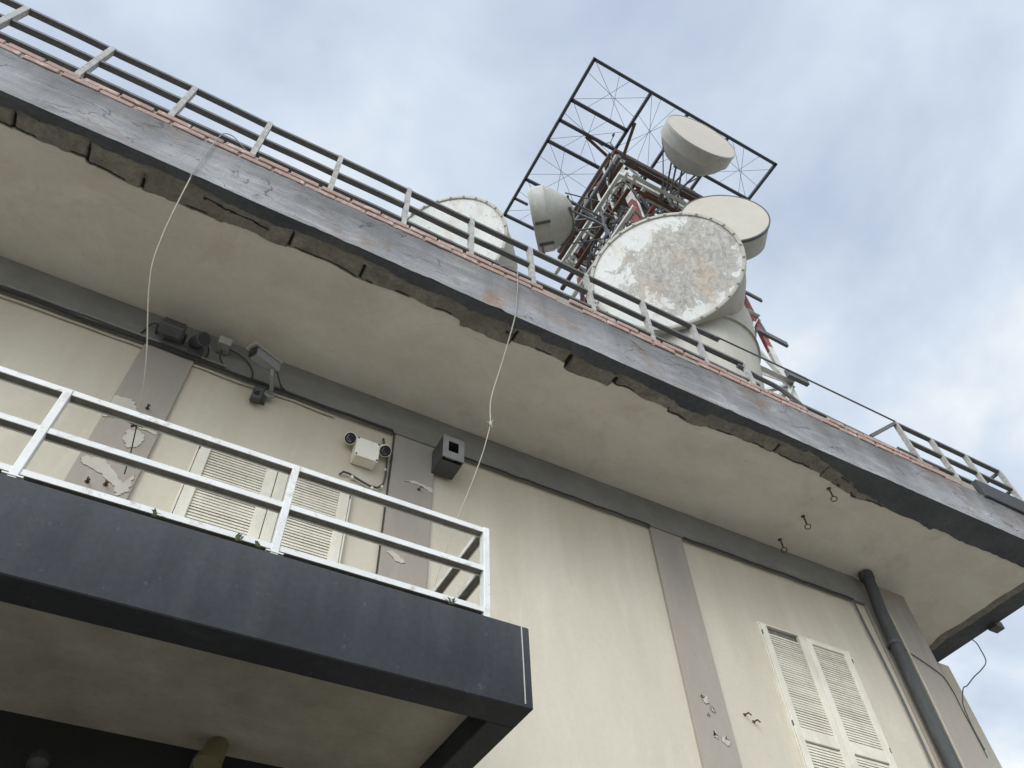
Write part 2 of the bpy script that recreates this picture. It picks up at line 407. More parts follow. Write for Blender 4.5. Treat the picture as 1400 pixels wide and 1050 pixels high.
# broken underside along the front edge (grid with chips)
ed = MB(); nx = 760; ny = 22
vs = []; fs = []; pt = []
for i in range(nx + 1):
    x = XL + (XE - XL) * i / nx
    W = inner_edge(x)
    blk = math.floor(x * 1.9 + .7 * fbm((x * .7, 1, 1)))
    fr = (x * 1.9 + .7 * fbm((x * .7, 1, 1))) - blk
    # extent of bare zone, measured from the inside
    bare = .62 + .45 * fbm((x * .55, 5, 2)) if x < 5.4 else max(-.2, .75 - (x - 5.4) * .50) + .35 * fbm((x * .9, 5, 2))
    if 2.3 < x < 4.2: bare *= .75
    for j in range(ny + 1):
        t = j / ny
        y = YE + W * t
        z = ZS - .012
        dp = 0
        u = 1 - t
        isb = (u < bare)
        if isb:
            dp = .008 + .010 * fbm((x * 3.5, y * 6, 1)) + .009 * fbm((x * 12, y * 14, 2)) + .006 * fbm((x * 31, y * 33, 2)) + .008 * noise.cell(Vector((blk + .5, 1.5, 2.5)))
            if fr < .03 and t > .5: dp += .02
        z += max(-.004, min(.09, dp)) if isb else .002 * fbm((x * 6, y * 6, 3))
        ck = isb and ((fr < .03 and t > .35 + .4 * noise.cell(Vector((blk + .5, 9.5, 1.5)))) or (.93 < t < .99 and fbm((x * 1.6, 4, 4)) > .05) or (abs(t - .62 - .12 * fbm((x * 2.2, 6, 6))) < .03 and fbm((x * 1.1, 9, 2)) > .22))
        if ck: z += .012
        vs.append((x, y, z)); pt.append(0.0 if ck else .3 + .69 * max(0.0, min(1.0, .5 + (u - bare) * 3.0)))
for i in range(nx):
    for j in range(ny):
        a = i * (ny + 1) + j; fs.append((a, a + 1, a + ny + 2, a + ny + 1))
ed.add(vs, fs, False, pt)
# return along the side edge of the eave
vs = []; fs = []; pt = []
ns = 90
for i in range(ns + 1):
    y = YE + (2.4 - YE) * i / ns
    W = .42 + .05 * fbm((y * 2, 8, 3))
    for j in range(9):
        t = j / 8
        vs.append((XE - W * t, y, ZS - .014 + (.012 * abs(fbm((y * 4, t * 3, 2))) if 0 < t < 1 else 0) + (.016 if j == 8 else 0))); pt.append(.85 if t < .75 else .5)
for i in range(ns):
    for j in range(8):
        a = i * 9 + j; fs.append((a, a + 9, a + 10, a + 1))
ed.add(vs, fs, False, pt)
ed.build('chipped_edge', M['edge'], eave_o, 'dark painted underside of the eave edge with broken bare concrete', recalc=False)

# cracks and a rough replastered oval on the soffit
pp = []
for k in range(26):
    t = 2 * math.pi * k / 26
    pp.append((1.70 + .40 * math.cos(t) * (1 + .10 * math.sin(3 * t)) , -.93 + .17 * math.sin(t) * (1 + .15 * math.cos(2 * t)) + .04 * math.cos(t), ZS + .002))
MB().prism(pp, (0, 0, -.006)).build('repair_patch', M['soffit'], eave_o)

# bricks along the roof edge, two courses
bks = (MB(), MB())
x = XL
while x < 8.35:
    for c in range(2):
        L = .27 + random.uniform(-.012, .012)
        xo = x + (.13 if c else 0)
        if xo + L > 8.32 + .15 * c: continue
        miss = (7.62 < xo < 8.12 and c == 1) or (5.55 < xo < 5.9 and c == 1) or random.random() < .03
        if miss: continue
        bks[c].box((xo + L / 2, YE + .055 + random.uniform(-.006, .006), ZF + .045 + c * .077 + random.uniform(-.003, .003)), (L - .012, .12, .062),
               Matrix.Rotation(random.uniform(-.012, .012), 3, 'Z') @ Matrix.Rotation(random.uniform(-.01, .01), 3, 'Y'), .005)
    x += .28
bk_o = bks[0].build('brick_course', M['brick'], bld); bks[1].build('brick_course', M['brick'], bld)
MB().span(XL, 8.33, YE + .012, YE + .10, ZF - .002, ZF + .142).span(XL, 7.6, YE + .03, YE + .10, ZF + .14, ZF + .155).build('mortar_bed', M['mortar'], bk_o)
MB().span(8.40, XE, YE - .035, YE + .22, ZF - .03, ZF + .25, .01).build('edge_plank', M['navy'], bld)
MB().span(XL, XE - .01, YE + .13, 6, ZF + .004, ZF + .04).build('roof_deck', M['soil'], bld)
ds = MB(); ds.span(XE - .06, XE + .10, -.18, -.05, ZS - .07, ZS + .03, .006)
ds.build('drain_spout', M['dark_metal'], bld)

# balcony
BX1 = 1.932; BY = -1.42; BZ0 = 3.655; BZ1 = 4.135
bal = MB(); bal.span(XL, BX1 - .17, BY + .205, -.001, 3.785, 4.0)
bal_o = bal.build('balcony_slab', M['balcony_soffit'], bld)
fb = MB(); fb.span(XL, BX1, BY, BY + .2, BZ0, BZ1, .006); fb.span(BX1 - .165, BX1, BY + .201, -.002, BZ0, BZ1 - .001, .006)
fb.build('balcony_fascia', M['navy'], bal_o)
MB().tube([(1.885, BY - .001, BZ0 + .02), (1.884, BY - .002, 3.9), (1.883, BY - .001, BZ1)], .004, 6).build('corner_sealant', M['shroud'], bal_o)
MB().span(XL, BX1 - .02, BY + .03, BY + .185, BZ1 + .001, BZ1 + .012).build('balcony_coping', M['band'], bal_o)
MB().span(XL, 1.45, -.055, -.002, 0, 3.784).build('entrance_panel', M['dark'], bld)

# shutters -----------------------------------------------------------
def shutter(x0, xm, x1, z0, z1, gap=False):
    fr = MB(); d0, d1 = -.045, .02; w = .016
    fr.span(x0, x0 + w, d0, d1, z0, z1, .003).span(x1 - w, x1, d0, d1, z0, z1, .003).span(x0 + w, x1 - w, d0, d1, z1 - w, z1, .003).span(x0 + w, x1 - w, d0, d1, z0, z0 + w, .003)
    f = fr.build('window_shutter', M['shutter'], bld)
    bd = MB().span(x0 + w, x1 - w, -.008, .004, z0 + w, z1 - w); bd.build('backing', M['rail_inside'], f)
    a0, a1 = x0 + w + .004, x1 - w - .004
    for side, (la, lb) in enumerate(((a0, xm - .003), (xm + .003, a1))):
        m = MB(); st = .082; y0, y1 = -.052, -.012
        zt = z1 - w - .004; zb = z0 + w + .004; zm = zb + (zt - zb) * .485
        m.span(la, la + st, y0, y1, zb, zt, .004).span(lb - st, lb, y0, y1, zb, zt, .004)
        for (za, zc) in ((zt - .045, zt), (zm - .055, zm + .055), (zb, zb + .08)):
            if gap and side == 0 and za > zt - .1: continue
            m.span(la + st, lb - st, y0 + .002, y1 - .002, za, zc, .003)
        pitch = .0265
        for (za, zc) in ((zb + .08, zm - .055), (zm + .055, zt - .045)):
            z = za + .01
            while z < zc - .004:
                if gap and side == 0 and z > zt - .085: break
                jit = random.uniform(-.05, .05)
                m.box(((la + lb) / 2, -.030, z + .006), (lb - la - 2 * st + .006, .034, .005), Matrix.Rotation(R(70) + jit * 1.6, 3, 'X') )
                z += pitch
        m.build('shutter_leaf', M['shutter'], f, 'louvred leaf with its top slats missing' if gap and side == 0 else None)
    for zz in (z1 - .12, (z0 + z1) / 2 + .05, z0 + .2):
        for xx in (x0 + .018, x1 - .018):
            MB().tube([(xx, -.052, zz - .022), (xx, -.052, zz + .022)], .006, 6).build('hinge', M['dark_metal'], f)
    return f
shutter(-.062, .562, 1.175, 3.92, 6.10)['label'] = 'double cream louvred shutter above the balcony railing'
shutter(5.42, 6.022, 6.65, 3.90, 6.10, True)['label'] = 'double cream louvred shutter with a dark gap at its top left'
shutter(-2.75, -2.13, -1.512, 3.92, 6.16)
# patches where the grey paint has come off the pilasters
def patch(pts, y=-.0325, t=.006):
    q = []
    for i, (px, pz) in enumerate(pts):
        nx_, nz_ = pts[(i + 1) % len(pts)]
        for k in range(7):
            u = k / 7
            s_ = .020 if k else 0
            q.append((px + (nx_ - px) * u + s_ * fbm((px * 9 + k, pz * 9, i), 3), y, pz + (nz_ - pz) * u + s_ * fbm((px * 7, pz * 8 + k, i + 4), 3)))
    q = [(min(max(a, pl[0] + .004), pl[1] - .004), b_, c_) for a, b_, c_ in q for pl in [[p_ for p_ in PIL if p_[0] - .1 < pts[0][0] < p_[1] + .1][0]]]
    m = MB().prism(q, (0, -t, 0)); m.build('bare_patch', M['bare'], bld)
PIL = ((-.75, -.345), (1.477, 1.877), (4.30, 4.705), (7.27, XC))
patch([(-.748, 6.21), (-.62, 6.24), (-.57, 6.15), (-.50, 6.08), (-.36, 6.02), (-.36, 5.96), (-.52, 5.98), (-.60, 6.02), (-.68, 6.0), (-.748, 5.98)])
patch([(-.55, 5.93), (-.47, 5.95), (-.42, 5.88), (-.44, 5.79), (-.50, 5.76), (-.55, 5.82)])
patch([(-.74, 5.56), (-.60, 5.60), (-.50, 5.52), (-.42, 5.44), (-.37, 5.55), (-.36, 5.40), (-.42, 5.32), (-.47, 5.40), (-.58, 5.47), (-.70, 5.50)])
patch([(1.60, 6.36), (1.70, 6.40), (1.872, 6.38), (1.872, 6.33), (1.74, 6.365)])
patch([(1.52, 5.56), (1.60, 5.57), (1.68, 5.50), (1.62, 5.49)])
for _k in range(9):
    cx, cz = random.choice(((4.39, 5.13), (4.47, 5.05), (4.52, 4.98), (4.45, 4.88), (4.50, 4.76), (4.58, 4.72))); cx += random.uniform(-.03, .03); cz += random.uniform(-.03, .03)
    rr = random.uniform(.012, .038)
    patch([(cx + rr * random.uniform(.5, 1.2) * math.cos(t * 1.05), cz + rr * random.uniform(.5, 1.2) * math.sin(t * 1.05)) for t in range(6)], -.0325 - .0003 * _k)

# ------------------------------------------------------------------ balcony railing
br = thing('balcony_railing', (-1, -1.4, 4.14), 'white painted steel railing along the dark balcony edge', 'railing')
RY = -1.40
def frail(name, z, h, x0, x1, y, mat, par, d=.06):
    m = MB(); nseg = 30
    m.span(x0, x1, y, y + .006, z - h, z - .004).span(x0, x1, y, y + d, z - .0041, z).span(x0, x1, y + d - .006, y + d, z - h, z - .004)
    o = m.build(name, mat, par)
    MB().span(x0, x1, y + .0065, y + d - .0065, z - h + .006, z - .0045).build('rail_inside', M['rail_inside'], o)  # dark fill that carries the channel's shade in its colour
    return o
for z, nm in ((4.775, 'top_rail'), (4.487, 'middle_rail'), (4.205, 'bottom_rail')):
    frail(nm, z, .034, XL, 1.66, RY - .001, M['white_steel'], br)
    so_ = MB().span(1.640, 1.646, RY + .06, -.03, z - .034, z - .005).span(1.694, 1.70, RY + .06, -.03, z - .034, z - .005).span(1.64, 1.70, RY + .06, -.03, z - .0049, z - .001).build('side_rail', M['white_steel'], br)
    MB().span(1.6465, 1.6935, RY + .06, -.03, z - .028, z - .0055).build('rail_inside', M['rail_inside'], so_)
for xx in (-5.52, -4.32, -3.12, -1.92, -.72, .485):
    MB().span(xx - .02, xx + .02, RY - .008, RY + .05, BZ1 - .0, 4.772, .003).span(xx - .045, xx + .045, RY - .012, RY + .07, BZ1 + .012, BZ1 + .02).build('post', M['white_steel'], br)
MB().span(1.66, 1.70, RY - .008, RY + .05, BZ1, 4.778, .003).build('post', M['white_steel'], br)
sp = MB()
MB().span(1.664, 1.697, -.62, -.585, BZ1 + .01, 4.45, .003).build('post', M['white_steel'], br)

# weeds on the balcony edge
for i, (wx, sz, lb) in enumerate(((-.10, .055, 'small dry weed tuft growing under the railing left of the shutter'), (.30, .065, 'dry weed tuft growing at the balcony edge in front of the shutter'), (.40, .04, 'tiny weed sprout beside the middle railing post'), (1.46, .05, 'dry weed sprig near the right end of the balcony edge'))):
    m = MB()
    for k in range(11):
        a = random.uniform(0, 6.28); t = random.uniform(.15, .9)
        p0 = Vector((wx + random.uniform(-.012, .012), RY - .012 + random.uniform(-.01, .005), BZ1 + .012))
        tip = p0 + Vector((math.cos(a) * sz * t, math.sin(a) * sz * t * .35, sz * random.uniform(.4, .8)))
        mid = (p0 + tip) / 2 + Vector((0, 0, sz * .18)); s_ = Vector((-math.sin(a) * .003, 0, .0012)) + Vector((.0016, 0, 0))
        m.add([p0 - s_, p0 + s_, mid + s_ * 1.5, tip, mid - s_ * 1.5], [(0, 1, 2, 4), (4, 2, 3)])
    tag(m.build('weed_tuft', M['leaf'], None, recalc=False), lb, 'weed', 'weeds along the balcony edge')

# ------------------------------------------------------------------ roof railing (long, partly broken)
rr = thing('roof_railing', (1, -1.36, ZF), 'long grey steel railing on the roof edge, broken off at its right end', 'railing')
GY = -1.36
def gbar(name, p0, p1, par, w=.055, h=.034, mat=None):
    m = MB(); off = Vector((0, w / 2, -.004)); p0 = Vector(p0) + off; p1 = Vector(p1) + off
    n = max(1, int((p1 - p0).length / .35)); prev = p0
    pts = [p0.lerp(p1, i / n) + (Vector((0, .008 * fbm((p0.lerp(p1, i / n).x * 1.1, p0.z, 2)), .009 * fbm((p0.lerp(p1, i / n).x * 1.3, p0.z, 6)))) if 0 < i < n else Vector()) for i in range(n + 1)]
    d = Vector((0, w / 2, 0)); u = Vector((0, 0, h / 2)); vs = []; fs = []
    for p in pts: vs += [p - d - u, p + d - u, p + d + u, p - d + u]
    for i in range(n):
        for k in range(4):
            k2 = (k + 1) % 4; fs.append((i * 4 + k, i * 4 + k2, i * 4 + 4 + k2, i * 4 + 4 + k))
    fs += [(3, 2, 1, 0), (n * 4, n * 4 + 1, n * 4 + 2, n * 4 + 3)]
    m.add(vs, fs); return m.build(name, mat or M['grey_steel'], par)
gbar('top_rail', (XL, GY, 8.985), (4.80, GY, 8.93), rr)
gbar('middle_rail', (XL, GY, 8.64), (5.09, GY, 8.585), rr)
gbar('bottom_rail', (XL, GY, 8.33), (5.16, GY, 8.265), rr)
MB().tube([(4.75, GY, 8.915), (5.6, GY, 8.93), (6.6, GY, 8.925), (7.62, GY, 8.915)], .011, 6).build('thin_rod', M['grey_steel'], rr)
px = [-6.25, -5.53, -4.82, -4.1, -3.4, -2.70, -2.0, -1.262, -.556, .152, .865, 1.565, 2.262, 2.97, 3.70, 4.415]
for xx in px:
    lean = random.uniform(-.012, .012)
    MB().bar((xx + lean * .3, GY + .022, ZF + .05), (xx + lean, GY + .022, 8.975 if xx < 2 else 8.935), .048, .058, (0, 1, 0)).build('post', M['peeled_steel'], rr)
MB().bar((5.02, GY, ZF + .05), (5.05, GY + .01, 8.60), .05, .05, (0, 1, 0)).build('post', M['peeled_steel'], rr, 'peeling post left standing where the rails break off')
# bent remains
MB().tube([(4.95, GY + .03, 8.52), (5.25, GY + .05, 8.50), (5.45, GY + .04, 8.47), (5.56, GY + .02, 8.40), (5.72, GY, 8.22), (5.80, GY, 8.06)], .028, 6).build('bent_rail', M['grey_steel'], rr)
gbar('fallen_rail', (5.6, GY, 8.25), (7.95, GY, 8.205), rr, .05, .035)
gbar('fallen_rail', (4.55, GY + .35, 8.42), (5.08, GY + .15, 8.34), rr, .05, .03)
r2 = thing('roof_railing', (8.6, -1.36, ZF), 'short leaning grey railing section standing at the right corner of the roof', 'railing')
gbar('top_rail', (7.62, GY, 8.915), (9.625, GY, 8.925), r2)
gbar('middle_rail', (7.63, GY, 8.60), (9.625, GY, 8.59), r2)
gbar('bottom_rail', (7.3, GY, 8.275), (9.625, GY, 8.28), r2)
MB().bar((7.62, GY + .02, 8.895), (6.87, GY + .03, 8.28), .04, .045, (0, 1, 0)).build('diagonal_brace', M['grey_steel'], r2)
for xx in (7.65, 8.29, 8.94, 9.62):
    MB().bar((xx, GY + .022, ZF + .05), (xx - .01, GY + .022, 8.91), .05, .055, (0, 1, 0)).build('post', M['peeled_steel'], r2)
for z in (8.925, 8.59):
    gbar('side_rail', (9.62, GY + .03, z), (9.62, GY + .36, z), r2) if False else MB().span(9.60, 9.64, GY + .028, 1.2, z - .018, z + .014).build('side_rail', M['grey_steel'], r2)
MB().span(9.595, 9.645, 1.17, 1.22, ZF, 8.93).build('post', M['peeled_steel'], r2)

# ------------------------------------------------------------------ wall fittings
el = thing('emergency_light', (1.215, -.01, 6.48), 'white square wall box with two round spot heads, right of the balcony shutter', 'wall light')
MB().box((1.215, -.058, 6.485), (.205, .115, .215), None, .012).build('housing', M['white_plastic'], el)
m = MB().box((1.215, -.122, 6.485), (.212, .014, .222), None, .005)
m.build('lid', M['white_plastic'], el)
m = MB()
for dx in (-.092, .092):
    for dz in (-.097, .097): MB().lathe((1.215 + dx, -.129, 6.485 + dz), (0, -1, 0), [(0, .009), (.005, .008)], 10).build('screw', M['dark_metal'], el)
for (cx, cz, ax) in ((1.072, 6.600, (-.35, -.62, -.70)), (1.378, 6.60, (.05, -.60, -.78))):
    a = Vector(ax).normalized(); c = Vector((cx, -.075, cz))
    h = MB(); h.lathe(c - a * .045, a, [(-.02, .02), (0, .046), (.055, .054), (.085, .055)], 24)
    h.tube([(cx + (.06 if cx < 1.2 else -.06), -.07, cz - .02), c - a * .03], .014, 6)
    ho = h.build('spot_head', M['white_plastic'], el)
    l = MB(); l.lathe(c + a * .0405, a, [(0, .049), (.003, .049), (.004, .02)], 24); l.build('lens', M['glass_lens'], ho)
    l = MB(); u = a.orthogonal().normalized(); w = a.cross(u)
    l.tube([c + a * .046 + (u * math.cos(t * .4) + w * math.sin(t * .4)) * .030 for t in range(9)], .0025, 5)
    l.tube([c + a * .046 - u * .03, c + a * .046 + u * .02 + w * .02], .002, 5)
    l.build('grille', M['grey_metal'], ho)
m = MB()
m.tube([(1.045, -.02, 6.20), (1.07, -.03, 6.235), (1.12, -.03, 6.235), (1.22, -.03, 6.20), (1.31, -.03, 6.175), (1.38, -.03, 6.185), (1.425, -.03, 6.25), (1.432, -.03, 6.35), (1.43, -.03, 6.5), (1.425, -.02, 6.64), (1.39, -.02, 6.72), (1.37, -.02, 6.80)], .0095, 8)
lc = thing('loose_cable', (1.045, -.02, 6.2), 'grey cable looping under the white box with two spot heads', 'cable'); m.build('cable', M['pipe'], lc)
for (cx, cz) in ((1.33, 6.165), (1.41, 6.215), (1.43, 6.42), (1.15, 6.21)): MB().box((cx, -.02, cz), (.022, .035, .03), None, .003).build('cable_clip', M['white_plastic'], lc)

ls = thing('loudspeaker_box', (1.955, -.05, 6.7), 'grey square metal box with a square opening in front, fixed under the dark band', 'wall box')
m = MB(); y0, y1 = -.27, -.03; x0, x1, z0, z1 = 1.847, 2.055, 6.572, 6.842
t = .012
m.span(x0, x0 + t, y0 + .002, y1, z0, z1).span(x1 - t, x1, y0 + .002, y1, z0, z1).span(x0 + t, x1 - t, y0 + .002, y1, z1 - t, z1).span(x0 + t, x1 - t, y0 + .045, y1, z0, z0 + t)
m.span(x0 + t, x1 - t, y1 - .012, y1, z0 + t, z1 - t)
m.build('casing', M['dark_metal'], ls)
m = MB(); hx0, hx1, hz0, hz1 = 1.90, 2.0, 6.655, 6.785
m.span(x0 + .0, hx0, y0 - .008, y0, z0 - .004, z1).span(hx1, x1, y0 - .008, y0, z0 - .004, z1).span(hx0, hx1, y0 - .008, y0, hz1, z1).span(hx0, hx1, y0 - .008, y0, z0 - .004, hz0)
m.build('front_plate', M['grey_metal'], ls)
MB().span(hx0 + .005, hx1 - .005, -.22, -.20, hz0 - .02, hz0 + .05).build('horn_throat', M['white_plastic'], ls)
MB().span(1.93, 1.98, -.032, .0, 6.66, 6.76).build('wall_bracket', M['dark_metal'], ls)

# bullet camera on the band
cam = thing('security_camera', (.25, -.1, 6.9), 'white bullet security camera with a sun hood pointing left from the dark band', 'camera')
a = Vector((-.82, -.42, -.12)).normalized()
c0 = Vector((.30, -.22, 6.94)); c1 = c0 + a * .27
u = Vector((0, 0, 1)); r_ = a.cross(u).normalized(); u2 = r_.cross(a)
rot = Matrix((r_, a, u2)).transposed()
MB().box((c0 + c1) / 2, (.095, .26, .085), rot, .012).build('camera_body', M['grey_metal'], cam)
MB().box((c0 + c1) / 2 + u2 * .052 + a * .02, (.118, .31, .010), rot, .003).build('sun_hood', M['shroud'], cam)
m = MB().box(c1 + a * .004, (.090, .016, .080), rot, .003); m.lathe(c1 + a * .012, a, [(0, .034), (.01, .032)], 20)
m.build('lens', M['glass_lens'], cam)
MB().tube([c0 + a * .06 - u2 * .045, c0 + a * .05 - u2 * .10, Vector((.31, -.12, 6.80)), Vector((.31, -.045, 6.80))], .018, 8).lathe((.31, -.045, 6.80), (0, -1, 0), [(0, .045), (.015, .045), (.025, .02)], 18).build('mount_arm', M['grey_metal'], cam)
mb = thing('motion_sensor', (.215, -.05, 6.70), 'small black sensor head under the band below the bullet camera', 'sensor')
MB().box((.215, -.075, 6.715), (.085, .10, .12), Matrix.Rotation(R(18), 3, 'X'), .012).build('sensor_head', M['dark_metal'], mb)
MB().lathe((.205, -.13, 6.70), (-.3, -.8, -.5), [(0, .026), (.012, .025), (.018, .014)], 16).build('lens', M['glass_lens'], mb)
MB().span(.235, .30, -.05, -.002, 6.70, 6.80, .004).build('wall_plate', M['dark_metal'], mb)

jb = thing('junction_box', (-.18, -.1, 7.12), 'small pale junction box on the dark band left of the bullet camera', 'box')
MB().box((-.18, -.11, 7.125), (.105, .12, .085), None, .008).build('housing', M['grey_metal'], jb)
MB().box((-.18, -.174, 7.125), (.112, .012, .09), None, .003).build('lid', M['shroud'], jb)

fl = thing('floodlight', (-.62, -.1, 7.0), 'dark rectangular floodlight on the band nearest the first hanging cable', 'floodlight')
rot = Matrix.Rotation(R(-22), 3, 'X')
MB().box((-.60, -.17, 7.03), (.20, .11, .15), rot, .015).build('housing', M['dark_metal'], fl)
MB().box(Vector((-.60, -.17, 7.03)) + rot @ Vector((0, -.058, -.002)), (.17, .008, .12), rot, .002).build('lens', M['glass_lens'], fl)
MB().tube([(-.71, -.045, 7.05), (-.715, -.15, 7.05)], .012, 6).tube([(-.49, -.045, 7.05), (-.485, -.15, 7.05)], .012, 6).build('bracket', M['dark_metal'], fl)
MB().box((-.53, -.07, 6.95), (.22, .05, .07), None, .006).build('base_plate', M['dark_metal'], fl)

rc = thing('round_spotlight', (-.38, -.1, 7.0), 'dark cylindrical spotlight with a bluish rim between the floodlight and pale junction box', 'spotlight')
a = Vector((.35, -.75, -.45)).normalized(); c = Vector((-.40, -.10, 7.05))
MB().lathe(c, a, [(-.04, .03), (0, .055), (.14, .06), (.16, .062)], 28).build('housing', M['dark_metal'], rc)
MB().lathe(c + a * .155, a, [(0, .062), (.012, .065), (.018, .062)], 28).build('rim', M['pipe'], rc)
MB().lathe(c + a * .172, a, [(0, .053), (.004, .05)], 28).build('lens', M['glass_lens'], rc)
MB().box((-.37, -.06, 6.98), (.12, .05, .12), None, .006).build('base_plate', M['dark_metal'], rc)

def smooth(pts, k=6):
    P = [Vector(p) for p in pts]; out = []
    for i in range(len(P) - 1):
        a, b_, c, d = P[max(i - 1, 0)], P[i], P[i + 1], P[min(i + 2, len(P) - 1)]
        for j in range(k):
            t = j / k
            out.append(.5 * ((2 * b_) + (c - a) * t + (2 * a - 5 * b_ + 4 * c - d) * t * t + (3 * b_ - a - 3 * c + d) * t ** 3))
    out.append(P[-1]); return out
# feed wires of the fittings down to the conduit
for par, pts in ((fl, [(-.55, -.10, 7.06), (-.50, -.11, 6.99), (-.49, -.075, 6.95), (-.47, -.055, 6.91)]), (fl, [(-.66, -.11, 7.09), (-.76, -.08, 7.12), (-.80, -.055, 7.02), (-.82, -.055, 6.91)]),
                 (rc, [(-.39, -.06, 7.05), (-.31, -.08, 7.10), (-.27, -.06, 7.02), (-.29, -.055, 6.91)]), (jb, [(-.18, -.10, 7.08), (-.17, -.08, 7.0), (-.13, -.06, 6.96), (-.12, -.055, 6.91)]),
                 (jb, [(-.13, -.10, 7.12), (-.05, -.08, 7.13), (.05, -.06, 7.10), (.12, -.055, 7.0), (.13, -.055, 6.91)]), (cam, [(.30, -.22, 6.92), (.36, -.16, 6.86), (.40, -.08, 6.90), (.38, -.05, 6.96), (.44, -.055, 6.91)]),
                 (mb, [(.25, -.05, 6.78), (.27, -.06, 6.84), (.27, -.055, 6.91)])):
    MB().tube(smooth(pts), .006, 6).build('wire', M['black_rubber'], par)
# conduits along the underside of the band
def wavy(x0, x1, y, z, n=40, amp=.006, seed=0):
    return [(x0 + (x1 - x0) * i / n, y + amp * .5 * fbm((i * .37, seed, 0)), z + amp * fbm((i * .31, seed, 3))) for i in range(n + 1)]
m = MB().tube(wavy(XL, 1.44, -.052, 6.905, 60, .012, 1), .014, 6).tube([(1.44, -.052, 6.905), (1.462, -.03, 6.89), (1.466, -.02, 6.8), (1.467, -.02, 6.4), (1.466, -.02, 5.4), (1.466, -.02, 4.2)], .006, 6)
tag(m.build('electric_conduit', M['black_rubber'], None), 'black conduit under the dark band, turning down beside the second pilaster', 'conduit')
m = MB().tube(wavy(XL, .9, -.018, 6.862, 60, .014, 5), .009, 6)
tag(m.build('electric_conduit', M['cream_cable'], None), 'pale thin cable running on the wall just below the black conduit', 'cable')
m = MB().tube(wavy(XL, -.1, -.062, 6.945, 40, .014, 9), .010, 6)
tag(m.build('electric_conduit', M['grey_metal'], None), 'grey cable on the lower face of the band at the far left', 'cable')
m = MB().tube(wavy(4.72, 7.12, -.05, 6.90, 30, .012, 13), .012, 6)
tag(m.build('electric_conduit', M['black_rubber'], None), 'black cable under the band between the third pilaster and the downpipe', 'cable')
m = MB().tube(wavy(2.08, 4.29, -.05, 6.902, 30, .010, 17), .010, 6)
tag(m.build('electric_conduit', M['black_rubber'], None), 'black cable under the band between the grey box and third pilaster', 'cable')

# hanging cables
CAB1 = [(-.26, -1.33, 8.05), (-.40, -1.36, 8.08), (-.52, -1.40, 8.045), (-.64, -1.44, 8.09), (-.74, -1.465, 8.14), (-.81, -1.475, 8.10), (-.827, -1.478, 7.98), (-.833, -1.47, 7.82), (-.834, -1.465, 7.272)]
CAB1_LOW = [(-0.832, -1.45, 7.254), (-0.82, -1.36, 6.891), (-0.808, -1.26, 6.629), (-0.782, -1.15, 6.407), (-0.727, -1.04, 6.241), (-0.675, -0.95, 6.126), (-0.604, -0.83, 5.976), (-0.559, -0.73, 5.875), (-0.518, -0.62, 5.782), (-0.492, -0.52, 5.71), (-0.468, -0.42, 5.63)]
CAB1_TAIL = [(-0.468, -0.42, 5.63), (-0.453, -0.33, 5.586), (-0.438, -0.22, 5.538), (-0.431, -0.06, 5.503)]
m = MB().tube(smooth(CAB1_LOW), .0046, 7)
hc = thing('hanging_cable', (-.83, -1.46, 7.28), 'pale cable hanging from the roof edge down to the left pilaster', 'cable', 'cables hanging from the roof edge')
m.build('cable', M['cream_cable'], hc); MB().tube(smooth(CAB1 + CAB1_LOW[:1]), .0042, 7).build('cable_end', M['grey_metal'], hc)
m = MB().tube(smooth(CAB1_TAIL), .0045, 6)
for k in range(6):
    a = random.uniform(0, 6.28); p = Vector(CAB1_TAIL[0]); m.tube([p, p + Vector((math.cos(a) * .045, random.uniform(-.02, .02), math.sin(a) * .03))], .006, 5)
m.build('cable_tail', M['black_rubber'], hc)
hc2 = thing('hanging_cable', (1.99, -1.46, 7.28), 'pale cable hanging from the roof edge to the balcony right end, knotted midway', 'cable', 'cables hanging from the roof edge')
CAB2 = [(1.62, -1.33, 8.06), (1.72, -1.38, 8.12), (1.82, -1.42, 8.09), (1.93, -1.465, 8.10), (2.0, -1.477, 8.06), (2.004, -1.472, 7.93), (1.996, -1.468, 7.75), (1.957, -1.462, 7.272)]
CAB2_LOW = [(1.955, -1.38, 7.13), (1.94, -1.22, 6.85), (1.905, -1.08, 6.50), (1.93, -1.02, 6.27)]
CAB2_END = [(1.93, -1.02, 6.27), (1.91, -.92, 6.02), (1.86, -.80, 5.72), (1.80, -.68, 5.42), (1.74, -.56, 5.05), (1.70, -.5, 4.75), (1.62, -.45, 4.3)]
MB().tube(smooth(CAB2[-1:] + CAB2_LOW), .0052, 7).build('cable', M['cream_cable'], hc2); MB().tube(smooth(CAB2), .0046, 7).build('cable_end', M['grey_metal'], hc2)
m = MB().tube(smooth(CAB2_END), .0042, 6); m.build('cable_tail', M['cream_cable'], hc2)
m = MB()
p = Vector((1.93, -1.02, 6.27))
for k in range(7):
    a = random.uniform(0, 6.28); m.tube([p, p + Vector((math.cos(a) * .035, random.uniform(-.02, .02), math.sin(a) * .035))], .0035, 5)
m.lathe(p, (0, 0, 1), [(-.02, .006), (-.01, .011), (.01, .011), (.02, .006)], 10)
m.build('knot', M['cream_cable'], hc2)

